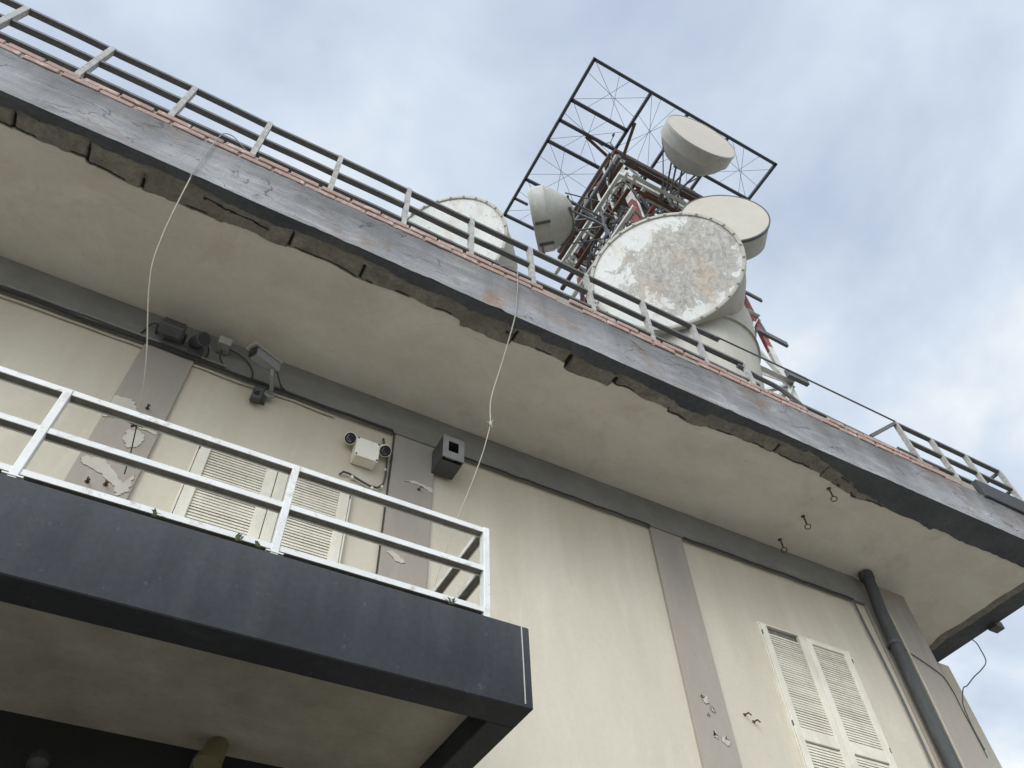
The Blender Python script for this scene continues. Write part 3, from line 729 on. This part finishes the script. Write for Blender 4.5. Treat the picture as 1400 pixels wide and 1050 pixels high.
# hooks under the eave
for (hx, hy, lb) in ((6.005, -1.05, 'rusty ring hook under the eave, the one nearest the dark edge'), (6.056, -.588, 'rusty ring hook in the middle of the three under the eave'), (6.082, -.17, 'rusty ring hook under the eave, the one nearest the wall band')):
    h = thing('ring_hook', (hx, hy, ZS), lb, 'hook', 'ring hooks under the eave')
    MB().tube(smooth([(hx, hy, ZS + .01), (hx + .005, hy, ZS - .05), (hx + .01, hy + .004, ZS - .11)]), .009, 7).lathe((hx, hy, ZS), (0, 0, -1), [(0, .026), (.004, .022), (.01, .010)], 12).build('shank', M['rusty'], h)
    rg = [(hx + .01 - .017 * math.sin(t * .5236), hy + .004 + .026 * math.sin(t * .5236), ZS - .142 + .034 * math.cos(t * .5236)) for t in range(13)]
    MB().tube(rg, .006, 6, False).build('ring', M['rusty'], h)

# downpipe at the corner pilaster
dp = thing('downpipe', (7.36, -.14, 0), 'dark rainwater downpipe on the corner pilaster', 'downpipe')
MB().tube(smooth([(7.40, -.16, ZS - .01), (7.40, -.16, 7.12), (7.405, -.15, 6.98), (7.395, -.13, 6.7), (7.38, -.125, 6.0), (7.37, -.125, 5.0), (7.365, -.125, 3.0), (7.365, -.125, .05)], 5), .069, 20).build('pipe', M['pipe'], dp)
MB().lathe((7.40, -.16, 7.19), (0, 0, 1), [(0, .075), (.005, .083), (.075, .085), (.08, .075)], 24).build('collar', M['pipe'], dp)
for zz in (6.35, 4.6, 2.5):
    MB().lathe((7.378, -.125, zz), (0, 0, 1), [(-.02, .074), (.02, .074)], 24, capend=False).span(7.36, 7.41, -.05, -.02, zz - .02, zz + .02).build('bracket', M['dark_metal'], dp)
m = MB().tube(smooth([(7.67, -.055, 6.86), (7.675, -.055, 6.4), (7.672, -.055, 5.8), (7.65, -.055, 5.0), (7.62, -.055, 3.0), (7.62, -.055, .1)], 5), .014, 8)
tag(m.build('wall_conduit', M['cream_cable'], None), 'pale conduit running down the corner pilaster right of the dark downpipe', 'conduit')
m = MB().tube(smooth([(7.12, -.04, 6.89), (7.145, -.03, 6.8), (7.16, -.03, 6.5), (7.19, -.03, 6.1), (7.21, -.03, 5.5), (7.2, -.03, 4.0), (7.2, -.03, 2.0)], 5), .012, 6)
tag(m.build('wall_cable', M['tower_dark'], None), 'thin dark cable running down left of the dark downpipe', 'cable')
m = MB().tube(smooth([(7.60, -.06, 6.42), (7.674, -.045, 6.391), (7.861, -.045, 6.323), (8.05, -.045, 6.24), (8.124, -.045, 6.18), (8.16, -.045, 6.02), (8.165, -.04, 5.834), (8.168, -.04, 5.6), (8.17, -.04, 5.3)], 6), .0055, 6)
tag(m.build('wall_cable', M['black_rubber'], None), 'thin loose black wire crossing the corner pilaster', 'wire')
m = MB().tube(smooth([(9.68, .25, ZS + .02), (9.781, .25, 7.28), (9.798, .25, 7.186), (9.767, .25, 6.997), (9.55, .25, 6.82), (9.303, .25, 6.661), (9.05, .25, 6.48), (8.932, .25, 6.413), (8.80, .25, 6.245), (8.74, .25, 6.126), (8.69, .24, 5.884), (8.66, .22, 5.6)], 6), .007, 6)
tag(m.build('dangling_wire', M['tower_dark'], None), 'thin wire dangling from the right side of the eave against the sky', 'wire')

# small rusty stubs in walls
for (sx, sz, y, lb) in ((4.927, 5.03, 0, 'rusty bent stub in the wall right of the third pilaster, upper one'), (5.01, 4.985, 0, 'rusty stub in the wall right of the third pilaster, lower one'), (-.50, 6.20, -.034, 'rusty stub on the left pilaster beside the hanging cable'),
                        (-.62, 5.37, -.034, 'rusty stub low on the left pilaster, left of a pair'), (-.51, 5.39, -.034, 'rusty stub low on the left pilaster, right of a pair'), (1.745, 6.32, -.034, 'tiny dark stub on the second pilaster under the grey box')):
    m = MB().tube([(sx, y + .01, sz), (sx, y - .05, sz - .005), (sx + .015, y - .06, sz - .03)], .007 if sx != 1.745 else .005, 7)
    m.lathe((sx, y, sz), (0, -1, 0), [(0, .017), (.004, .013)], 9)
    tag(m.build('wall_stub', M['rusty'], None), lb, 'stub', 'rusty stubs in the wall')

# lights under the balcony
wl = thing('wall_lantern', (.66, -.06, 3.5), 'wall lantern with a yellowed shade under the balcony', 'lamp')
MB().lathe((.645, -.20, 3.785), (-.25, -.25, -1), [(0, .03), (.02, .055), (.16, .075), (.17, .075)], 24).build('lamp_shade', M['amber_shade'], wl)
MB().tube(smooth([(.56, -.056, 3.60), (.55, -.13, 3.69), (.58, -.18, 3.73), (.645, -.20, 3.76)]), .014, 8).lathe((.56, -.056, 3.60), (0, -1, 0), [(0, .05), (.012, .045)], 16).build('arm', M['dark_metal'], wl)
gl = thing('globe_lamp', (-.42, -.2, 3.5), 'small round lamp on the dark panel under the balcony at far left', 'lamp')
MB().lathe((-.17, -.18, 3.515), (0, -.4, -1), [(-.06, .012), (-.05, .035), (-.02, .052), (.02, .052), (.045, .03), (.052, .01)], 24).build('globe', M['black_rubber'], gl)
MB().tube([(-.17, -.057, 3.53), (-.17, -.17, 3.54)], .012, 6).build('arm', M['dark_metal'], gl)

# ------------------------------------------------------------------ lattice tower
TX0, TX1, TY0, TY1, TZ = 6.74, 9.38, .68, 3.15, 21.55
tw = thing('lattice_tower', (8.06, 1.9, ZF + .04), 'red and white steel lattice tower carrying dish antennas above the roof', 'tower')
legs = ((TX0, TY0), (TX1, TY0), (TX0, TY1), (TX1, TY1))
bands = [(ZF + .04, 11.0, 'tower_white'), (11.0, 14.2, 'tower_white'), (14.2, 18.6, 'red_steel'), (18.6, TZ, 'tower_white')]
for (lx, ly) in legs:
    fx = 1 if lx == TX0 else -1; fy = 1 if ly == TY0 else -1
    lo = None
    for (za, zb, mt) in bands:
        m = MB()
        m.box((lx + fx * .07, ly, (za + zb) / 2), (.14, .018, zb - za)).box((lx, ly + fy * .07 + fy * .009, (za + zb) / 2), (.018, .14, zb - za))
        # gusset plates and bolts
        z = za + 1.0
        while z < zb - .3:
            m.box((lx + fx * .11, ly - fy * .013, z), (.20, .010, .24)); z += 2.2
        if lo is None: lo = m.build('leg', M[mt], tw)
        else: m.build('leg_section', M[mt], lo)
levels = [ZF + .9, 10.6, 13.0, 15.3, 17.4, 19.55, TZ]
for i in range(len(levels) - 1):
    za, zb = levels[i], levels[i + 1]
    mt = 'red_steel' if 14.2 < (za + zb) / 2 < 18.7 else 'tower_white'
    h = MB(); d = MB()
    for (x0, y0, x1, y1) in ((TX0, TY0, TX1, TY0), (TX0, TY1, TX1, TY1), (TX0, TY0, TX0, TY1), (TX1, TY0, TX1, TY1)):
        h.angle((x0, y0, zb), (x1, y1, zb), .09)
        xm, ym = (x0 + x1) / 2, (y0 + y1) / 2
        d.angle((x0, y0, za), (xm, ym, zb), .07); d.angle((x1, y1, za), (xm, ym, zb), .07)
        zm = (za + zb) / 2
        d.angle((x0 + (xm - x0) * .5, y0 + (ym - y0) * .5, zm), (x0, y0, zb), .05); d.angle((x1 + (xm - x1) * .5, y1 + (ym - y1) * .5, zm), (x1, y1, zb), .05)
    h.angle((TX0, TY0, zb), (TX1, TY1, zb), .06); h.angle((TX1, TY0, zb), (TX0, TY1, zb), .06)
    h.build('horizontal_strut', M[mt], tw); d.build('diagonal_brace', M[mt if i != 4 else 'tower_dark'], tw)
# working platforms: paired pale beams below, brown beams on top
pl = MB()
for zz in (19.6,):
    for dy in (-.10, .12): pl.bar((TX0 - .25, TY0 + dy, zz), (TX1 + .3, TY0 + dy, zz), .07, .16)
    for dx in (-.10, .14): pl.bar((TX0 + dx, TY0 - .25, zz - .02), (TX0 + dx, TY1 + .3, zz - .02), .07, .16)
    for dy in (-.1, .12): pl.bar((TX0 - .25, TY1 + dy, zz), (TX1 + .3, TY1 + dy, zz), .07, .16)
    pl.bar((TX1, TY0 - .25, zz - .02), (TX1, TY1 + .3, zz - .02), .07, .16)
    for k in range(5): pl.bar((TX0 + .4 + k * .45, TY0 + .2, zz + .06), (TX0 + .4 + k * .45, TY1 - .1, zz + .06), .05, .05)
pl.build('platform', M['tower_white'], tw)
pl = MB()
for dy in (-.06, .10): pl.bar((TX0 - .05, TY0 + dy, TZ - .10), (TX1 + .35, TY0 + dy, TZ - .10), .06, .15)
for dx in (0, .16): pl.bar((TX0 + dx, TY0 - .1, TZ - .12), (TX0 + dx, TY1 + .3, TZ - .12), .06, .14)
for k in range(4): pl.bar((TX0 + .5 + k * .6, TY0 + .05, TZ - .16), (TX0 + .5 + k * .6, TY1, TZ - .16), .08, .08)
for k in range(5): pl.bar((TX0, TY0 + .35 + k * .5, TZ - .2), (TX1, TY0 + .35 + k * .5, TZ - .2), .06, .06)
pl.build('platform', M['rusty'], tw, 'rusty brown beams of the topmost platform')
pl = MB()
for k in range(5): pl.bar((TX0 - .1, TY0 + .5 + k * .5, 20.6), (TX1, TY0 + .5 + k * .5, 20.6), .05, .09)
pl.bar((TX0 - .12, TY0 - .2, 20.65), (TX0 - .12, TY1 + .4, 20.65), .09, .2); pl.bar((TX0 - .3, TY0 - .1, 20.2), (TX0 - .3, TY1, 20.2), .07, .12)
pl.bar((TX0 + .5, TY0 - .14, 20.55), (TX1 + .2, TY0 - .14, 20.55), .09, .22); pl.bar((TX0 + .9, TY0 + .3, 20.4), (TX1, TY0 + .3, 20.4), .09, .2)
pl.build('platform', M['tower_dark'], tw, 'dark beams of the middle platform')
# cable ladder with feeder cables
cl = MB(); 
for k in range(9): cl.tube([(TX0 + .35 + k * .055, TY0 + .25 + .01 * (k % 3), ZF + .1), (TX0 + .35 + k * .055, TY0 + .25, 14), (TX0 + .35 + k * .055, TY0 + .25 + .02 * (k % 2), 19.4 + .15 * (k % 4))], .022, 6)
clo = cl.build('feeder_cables', M['black_rubber'], tw)
for zz in range(9, 20): MB().bar((TX0 + .25, TY0 + .30, zz), (TX0 + .90, TY0 + .30, zz), .04, .04).build('ladder_rung', M['tower_white'], clo)
# assorted struts: mounting poles and cross arms seen around the upper bays
rnd = random.Random(11)
for (dx, z, w_, mt) in ((-.42, 19.1, .08, 'tower_white'), (-.30, 18.4, .08, 'rusty'), (-.22, 20.05, .10, 'rusty'), (.26, 19.0, .08, 'tower_white'), (-.5, 20.3, .06, 'tower_dark'), (.40, 18.2, .08, 'red_steel'), (-.34, 17.4, .08, 'tower_white')):
    MB().angle((TX0 + dx, TY0 - .25, z), (TX0 + dx, TY1 + .35, z), w_).build('side_beam', M[mt], tw)
for (dy, z, w_, mt) in ((-.30, 19.15, .08, 'tower_white'), (-.22, 20.1, .10, 'rusty'), (.25, 18.7, .08, 'tower_dark'), (-.28, 18.3, .08, 'rusty'), (.2, 17.6, .08, 'tower_white'), (-.12, 20.85, .09, 'tower_dark')):
    MB().angle((TX0 - .1, TY0 + dy, z), (TX1 + .35, TY0 + dy, z), w_).build('side_beam', M[mt], tw)
for k in range(9):
    x = TX0 + .3 + k * .27
    MB().bar((x, TY0 - .1 + .02 * (k % 3), 19.7 + .1 * (k % 2)), (x + rnd.uniform(-.1, .1), TY1, 19.75), .05, .07).build('side_beam', M[('tower_dark', 'rusty', 'tower_white')[k % 3]], tw)
for k in range(8):
    y = TY0 + .2 + k * .3
    MB().bar((TX0 - .35, y, 18.9 + .15 * (k % 3)), (TX0 + .5, y + rnd.uniform(-.1, .1), 19.0 + .2 * (k % 2)), .05, .06).build('side_beam', M[('tower_dark', 'rusty', 'tower_white')[(k + 1) % 3]], tw)
for k in range(30):
    z = rnd.uniform(15.5, 20.8); 
    if rnd.random() < .5:
        y = TY0 + rnd.uniform(-.15, .4); p0 = Vector((rnd.uniform(TX0 - .2, TX0 + 1.2), y, z)); p1 = p0 + Vector((rnd.uniform(.5, 1.3), rnd.uniform(-.1, .3), rnd.choice((0, 0, rnd.uniform(-.9, .9)))))
    else:
        x = TX0 + rnd.uniform(-.25, .5); p0 = Vector((x, rnd.uniform(TY0, TY0 + 1.2), z)); p1 = p0 + Vector((rnd.uniform(-.1, .3), rnd.uniform(.4, 1.3), rnd.choice((0, 0, rnd.uniform(-.9, .9)))))
    MB().angle(p0, p1, rnd.uniform(.05, .08)).build('cross_arm', M[rnd.choice(('red_steel', 'tower_white', 'tower_dark'))], tw)
for k in range(7):
    x = TX0 + rnd.uniform(-.25, .25); y = TY0 + rnd.uniform(-.2, 1.6); z = rnd.uniform(17, 19.5)
    MB().tube([(x, y, z), (x, y, z + rnd.uniform(.8, 1.8))], .035, 7).build('mounting_pole', M['tower_white'], tw)
for k in range(16):
    p = Vector((TX0 - rnd.uniform(.05, .5), rnd.uniform(TY0, TY1 - .4), rnd.uniform(17.2, 20.4)))
    MB().tube(smooth([p, p + Vector((rnd.uniform(-.2, .3), rnd.uniform(-.2, .3), -.5)), p + Vector((rnd.uniform(0, .5), rnd.uniform(-.3, .3), -1.1)), p + Vector((.4, rnd.uniform(-.3, .3), -1.8))], 4), rnd.uniform(.012, .022), 6).build('feeder_cable', M['black_rubber'], tw)
# protruding horizontal bars on the right side
for (p0, p1, w_, h_) in (((9.2, TY0 - .02, 16.36), (9.86, TY0 - .02, 16.34), .05, .11), ((9.1, TY0 - .03, 14.66), (9.90, TY0 - .03, 14.61), .06, .14), ((9.1, .5, 13.0), (9.6, .5, 13.0), .08, .2), ((9.42, TY0, 14.6), (9.36, TY0 + .02, 15.6), .05, .05)):
    MB().bar(p0, p1, w_, h_).build('side_bar', M['tower_dark'], tw)

# ice shield frame
IZ = 21.6
ic = MB()
def ib(x0, y0, x1, y1, w=.075): ic.bar((x0, y0, IZ), (x1, y1, IZ), w, .08)
X0, XA, XB = 5.02, 6.745, 10.86
ib(X0, -1.06, XB, -1.06); ib(X0, -1.10, X0, 3.70); ib(XA, -1.02, XA, 3.2); ib(XB, -1.10, XB, .10); ib(X0, .06, XA, .06, .09); ib(X0, .645, XA, .645, .085); ib(X0, 1.265, XA, 1.265, .09)
ib(X0, 2.47, XA, 2.47, .08); ib(X0, 3.10, 5.45, 3.10, .06); ib(X0, 3.665, 6.2, 3.665, .08)
ib(7.91, -1.02, 7.91, .66); ib(9.24, -1.02, 9.24, .66); ib(9.24, .10, XB, .10, .08)
ib(XA + .05, .70, 9.7, .70, .10)
iso = ic.build('ice_shield_frame', M['frame_steel'], tw, 'dark horizontal frame with crossed wires on top of the tower')
br_ = MB(); br_.bar((6.80, -.22, IZ - .05), (6.93, .62, IZ - .35), .07, .07); br_.bar((5.85, .69, IZ - .04), (6.80, .86, IZ - .3), .07, .07)
br_.build('frame_brace', M['rusty'], iso)
wr = MB()
def cell(x0, y0, x1, y1):
    q = [(x0, y0), (x1, y1)]; z = IZ
    def L(a, b_): wr.tube([(x0 + (x1 - x0) * a[0], y0 + (y1 - y0) * a[1], z), (x0 + (x1 - x0) * (a[0] + b_[0]) / 2, y0 + (y1 - y0) * (a[1] + b_[1]) / 2, z - .02), (x0 + (x1 - x0) * b_[0], y0 + (y1 - y0) * b_[1], z)], .0055, 4)
    q_ = rnd.uniform
    L((q_(0, .12), 0), (q_(.88, 1), 1)); L((0, q_(.85, 1)), (1, q_(0, .15))); L((q_(.25, .45), 0), (q_(.55, .8), 1)); L((q_(.6, .8), 0), (q_(.15, .35), 1)); L((0, q_(.25, .4)), (1, q_(.55, .7)))
for (x0, y0, x1, y1) in ((X0, -1.06, XA, .06), (X0, .06, XA, 1.265), (X0, 1.265, XA, 2.47), (X0, 2.47, XA, 3.665), (XA, -1.06, 7.91, .66), (7.91, -1.06, 9.24, .66), (9.24, -1.06, XB, .10)):
    cell(x0, y0, x1, y1)
wr.build('wire_mesh', M['tower_dark'], iso)

an = thing('anemometer', (TX0 - .02, TY0, TZ + .1), 'small dark cup anemometer standing on the tower top', 'anemometer')
MB().tube([(TX0 - .02, TY0, TZ), (TX0 - .02, TY0, TZ + .62)], .025, 7).build('mast', M['tower_dark'], an)
m = MB()
for k in range(3):
    t = k * 2.094 + .4; d = Vector((math.cos(t), math.sin(t), 0)); p = Vector((TX0 - .02, TY0, TZ + .62))
    m.tube([p, p + d * .20], .012, 5); m.lathe(p + d * .22, Vector((-d.y, d.x, 0)), [(-.05, .02), (-.03, .05), (0, .065)], 12)
m.build('cup_rotor', M['dark_metal'], an)

# ------------------------------------------------------------------ antennas
def axis(az, el): return Vector((math.cos(R(el)) * math.cos(R(az)), math.cos(R(el)) * math.sin(R(az)), math.sin(R(el))))

def disc(mb, c, n, r, rings=24, seg=72, wear=None, bulge=0.0):
    c = Vector(c); n = Vector(n).normalized(); up = Vector((0, 0, 1)); x = up.cross(n).normalized(); y = n.cross(x)
    vs = [c + n * bulge]; fs = []; pt = [wear(0, 0) if wear else 1]
    for i in range(1, rings + 1):
        for k in range(seg):
            t = 2 * math.pi * k / seg; a = i / rings
            u, v = a * math.cos(t), a * math.sin(t)
            vs.append(c + (x * u + y * v) * r + n * bulge * (1 - a * a)); pt.append(wear(u, v) if wear else 1)
    for k in range(seg): fs.append((0, 1 + k, 1 + (k + 1) % seg))
    for i in range(rings - 1):
        for k in range(seg):
            k2 = (k + 1) % seg; a = 1 + i * seg
            fs.append((a + k, a + seg + k, a + seg + k2, a + k2))
    mb.add(vs, fs, True, pt)

def horn(c, n, r, label, dirt=1.0):
    c = Vector(c); h = thing('horn_antenna', (c.x - n.x * 1.3, c.y - n.y * 1.3, ZF + .04), label, 'antenna', 'horn antennas on the roof')
    nh = Vector((n.x, n.y, 0)).normalized()
    # dirt sits in the middle and to the right of the disc (seen from its front, right is -x of this frame)
    def wear(u, v):
        return max(0.0, min(1.0, 1.0 - ((u - .30) ** 2 * .75 + (v + .02) ** 2 * 1.0) * 1.15)) * dirt
    m = MB(); disc(m, c, n, r * .975, wear=wear, bulge=.03)
    m.build('aperture_cover', M['aperture'], h, recalc=False)
    m = MB(); m.lathe(c, n, [(-.05, r * .99), (-.05, r * 1.012), (.02, r * 1.012), (.03, r * .995), (.025, r * .965), (-.02, r * .965)], 72, capend=False)
    x_ = Vector((0, 0, 1)).cross(n).normalized(); y_ = n.cross(x_)
    for k in range(28):
        t = 2 * math.pi * k / 28; d_ = x_ * math.cos(t) + y_ * math.sin(t)
        m.lathe(c + d_ * r * .985 + n * .03, n, [(-.01, .022), (.018, .02)], 6)
    m.build('aperture_rim', M['horn'], h)
    # body: drum behind the aperture closing towards the back, and the cone feeding it from below
    m = MB(); m.lathe(c - n * .03, -n, [(0, r * .985), (.40, r * .985), (.85, r * .93), (1.25, r * .75), (1.5, r * .45), (1.56, .05)], 64)
    b0 = m.build('reflector_drum', M['horn'], h)
    base = c - nh * 1.30
    zt = c.z + .35; zb = ZF + .55; low = c.z < 12.5
    def rad(z):
        k_ = c.z - z
        return 1.06 - .17 * (k_ - .25) if k_ > .25 else 1.06
    def radz(z): return rad(z) if rad(z) > .18 else .18
    m = MB(); m.lathe((base.x, base.y, 0), (0, 0, 1), [(zb, radz(zb)), (c.z - .25, radz(c.z - .25)), (zt, 1.04), (zt + .25, .85), (zt + .3, .1)], 64)
    m.build('feed_cone', M['horn'], h)
    for zz in (c.z - .85, c.z - 2.6): MB().lathe((base.x, base.y, zz), (0, 0, 1), [(-.03, radz(zz) - .01), (-.03, radz(zz) + .03), (.03, radz(zz) + .03), (.03, radz(zz) - .01)], 64, capend=False).build('flange_ring', M['horn'], h)
    m = MB()
    for k in range(4):
        t = k * math.pi / 2 + .6; d = Vector((math.cos(t), math.sin(t), 0))
        zz = c.z - 2.6
        m.angle(Vector((base.x, base.y, zz)) + d * radz(zz), Vector((base.x, base.y, ZF + .04)) + d * .75, .08)
    m.lathe((base.x, base.y, 0), (0, 0, 1), [(ZF + .04, .12), (zb, .12)], 16)
    m.build('support_leg', M['tower_white'], h)
    return h
horn((5.12, -.747, 11.746), axis(222.1, -14.8), 1.152, 'big horn antenna with a flaking white disc in front of the tower')
horn((2.309, 1.295, 13.41), axis(223, -17), 1.152, 'whiter horn antenna left of the tower, partly behind the roof railing', 0.0)

def dish(c, n, r, prof, label, face_mat, mount_to, extra=None):
    c = Vector(c); n = n.normalized()
    d = thing('microwave_dish', c - n * prof[-1][0], label, 'dish antenna', 'microwave dishes on the tower')
    m = MB(); m.lathe(c, -n, prof, 56, capend=False)
    e = prof[-1]
    m.lathe(c - n * e[0], -n, [(0, e[1]), (.03, e[1] * .6), (.035, .02)], 56)
    ro = m.build('reflector', M['shroud'], d)
    m = MB(); disc(m, c + n * .004, n, r * .985, 10, 56, bulge=.02); m.build('radome', face_mat, d, recalc=False)
    m = MB(); m.lathe(c, n, [(-.06, r * .995), (-.06, r * 1.015), (.008, r * 1.015), (.012, r * .98)], 56, capend=False); m.build('rim', M['dark_metal'] if extra == 'dark' else M['shroud'], ro)
    # ribs and mount
    b0 = c - n * (prof[-1][0] - .05)
    up = Vector((0, 0, 1)); x = up.cross(n).normalized(); y = n.cross(x)
    m = MB()
    pole = Vector(mount_to)
    m.tube([pole - up * .75, pole + up * .75], .048, 10)
    for (u, v) in ((.32, .28), (-.32, .28), (.32, -.28), (-.32, -.28)):
        m.bar(b0 + n * .12 + x * u + y * v, pole + y * v * .8, .038, .038)
    m.bar(b0 + x * .34 + y * .3, b0 - x * .34 + y * .3, .06, .06); m.bar(b0 + x * .34 - y * .3, b0 - x * .34 - y * .3, .06, .06)
    m.bar(b0 + x * .3 + y * .3, b0 - x * .3 - y * .3, .05, .05)
    m.tube([c - n * prof[-2][0] + x * r * .7, pole + y * .5 + x * .3], .016, 6)
    m.tube([c - n * .3 - x * r * .97, pole - y * .45 - x * .2], .015, 6)
    m.tube(smooth([b0, b0 - n * .25 - up * .2, pole + x * .15 - up * .6, pole + x * .1 - up * 1.4]), .024, 7)
    for k in range(5):
        p = pole + Vector((rnd.uniform(-.3, .3), rnd.uniform(-.3, .3), rnd.uniform(-.5, .5)))
        m.angle(p, p + Vector((rnd.uniform(-.4, .4), rnd.uniform(-.1, .5), rnd.uniform(-.4, .4))), .06)
    m.build('mount', M['tower_dark'], d)
    return d, x, y
DP = lambda r: [(0, r), (.34, r * 1.0), (.36, r * .965), (.55, r * .84), (.74, r * .62), (.86, r * .36)]
d2, _, _ = dish((7.77, -1.115, 19.70), axis(264, -3.7), .92, DP(.92), 'upper right microwave dish with a beige face, just below the ice frame', M['radome'], (7.9, .50, 19.6))
d3, x3, y3 = dish((8.207, -.393, 17.06), axis(238, -4.9), .954, [(0, .954), (.55, .954), (.57, .92), (.75, .75), (.90, .4)], 'beige faced microwave dish partly hidden behind the big horn disc', M['radome'], (8.95, .60, 17.0), 'dark')
d1, x1_, y1_ = dish((4.975, 2.25, 18.61), axis(140, 0), .79, [(0, .79), (.36, .79), (.38, .765), (.62, .62), (.85, .42), (.95, .25)], 'left microwave dish seen edge-on with its back to the tower', M['radome'], (6.45, 1.45, 18.5))
# clamps and a step plate on the left dish's shroud
m = MB(); nn = axis(140, 0); c = Vector((4.975, 2.25, 18.61))
for t in (-1.9, -1.2):
    dd = x1_ * math.cos(t) + y1_ * math.sin(t); m.bar(c - nn * .04 + dd * .81, c - nn * .40 + dd * .81, .07, .03, dd)
m.bar(c - nn * .10 + (x1_ * math.cos(-1.9) + y1_ * math.sin(-1.9)) * .83, c - nn * .10 + (x1_ * math.cos(-2.6) + y1_ * math.sin(-2.6)) * .83, .05, .04)
m.build('clamp', M['dark_metal'], d1)

# ------------------------------------------------------------------ camera
cd = bpy.data.cameras.new('camera'); co = bpy.data.objects.new('camera', cd); col.objects.link(co)
Rc = ((0.878267, -0.476971, -0.033843), (0.357030, 0.701203, -0.617125), (0.318082, 0.529918, 0.786137))
rx, dn, fw = (Vector(r) for r in Rc)
co.matrix_world = Matrix(((rx.x, -dn.x, -fw.x, 0), (rx.y, -dn.y, -fw.y, -4.6), (rx.z, -dn.z, -fw.z, 1.6), (0, 0, 0, 1)))
cd.sensor_width = 36; cd.sensor_fit = 'HORIZONTAL'; cd.lens = 1056.83 / 1400 * 36
cd.clip_start = .05; cd.clip_end = 2000
sc.camera = co

# ------------------------------------------------------------------ light
sd = Vector((-.62, -.62, .62)).normalized()
w = bpy.data.worlds.new('World'); sc.world = w; w.use_nodes = True
nt = w.node_tree; nt.nodes.clear()
out = nt.nodes.new('ShaderNodeOutputWorld')
sky = nt.nodes.new('ShaderNodeTexSky'); sky.sky_type = 'NISHITA'; sky.sun_disc = False
sky.sun_elevation = math.asin(sd.z); sky.sun_rotation = math.atan2(sd.x, sd.y)
sky.air_density = 1.0; sky.dust_density = 2.0
bg1 = nt.nodes.new('ShaderNodeBackground'); bg1.inputs[1].default_value = .09
nt.links.new(sky.outputs[0], bg1.inputs[0])
tc = nt.nodes.new('ShaderNodeTexCoord'); dirv = tc.outputs['Generated']
# cloud layer: direction projected on a flat layer overhead
sx = N(nt, 'ShaderNodeSeparateXYZ'); nt.links.new(dirv, sx.inputs[0])
zz = math_n(nt, 'ADD', math_n(nt, 'MAXIMUM', sx.outputs[2], 0.0), .22)
cb = N(nt, 'ShaderNodeCombineXYZ'); nt.links.new(math_n(nt, 'DIVIDE', sx.outputs[0], zz), cb.inputs[0]); nt.links.new(math_n(nt, 'DIVIDE', sx.outputs[1], zz), cb.inputs[1])
c1 = noise_tex(nt, cb.outputs[0], 1.7, (1, 1, 1), 6, .50, .35)
c2 = noise_tex(nt, cb.outputs[0], 4.2, (1, 1, 1), 6, .52, .4)
cf = math_n(nt, 'ADD', math_n(nt, 'MULTIPLY', c1, .66), math_n(nt, 'MULTIPLY', c2, .34))
ccol = N(nt, 'ShaderNodeValToRGB'); e = ccol.color_ramp.elements
e[0].position = .34; e[0].color = (.47, .55, .72, 1); e[1].position = .63; e[1].color = (1.06, 1.08, 1.07, 1)
k = e.new(.50); k.color = (.715, .81, .925, 1)
nt.links.new(cf, ccol.inputs[0])
# clouds are brighter around the hidden sun
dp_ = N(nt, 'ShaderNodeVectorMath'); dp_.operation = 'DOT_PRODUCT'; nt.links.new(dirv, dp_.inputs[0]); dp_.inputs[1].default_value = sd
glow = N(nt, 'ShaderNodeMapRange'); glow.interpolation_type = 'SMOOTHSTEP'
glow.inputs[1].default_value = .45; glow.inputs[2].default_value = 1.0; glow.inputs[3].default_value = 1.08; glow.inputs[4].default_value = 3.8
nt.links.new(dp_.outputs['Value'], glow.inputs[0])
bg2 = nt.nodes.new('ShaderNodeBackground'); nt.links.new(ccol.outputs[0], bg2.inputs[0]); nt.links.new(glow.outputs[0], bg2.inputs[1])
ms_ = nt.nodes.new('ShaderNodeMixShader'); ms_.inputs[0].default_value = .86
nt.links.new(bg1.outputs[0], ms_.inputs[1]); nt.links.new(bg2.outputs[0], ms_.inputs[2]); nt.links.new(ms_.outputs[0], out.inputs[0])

sl = bpy.data.lights.new('sun', 'SUN'); sl.energy = 1.5; sl.angle = R(25); sl.color = (1, .965, .90)
so = bpy.data.objects.new('sun', sl); col.objects.link(so)
so.rotation_euler = (-sd).to_track_quat('-Z', 'Y').to_euler(); so.location = (-6, -10, 14)

sc.view_settings.view_transform = 'Standard'; sc.view_settings.look = 'None'; sc.view_settings.exposure = 0; sc.view_settings.gamma = 1
sc.cycles.use_denoising = True
sc.cycles.max_bounces = 8; sc.cycles.diffuse_bounces = 5
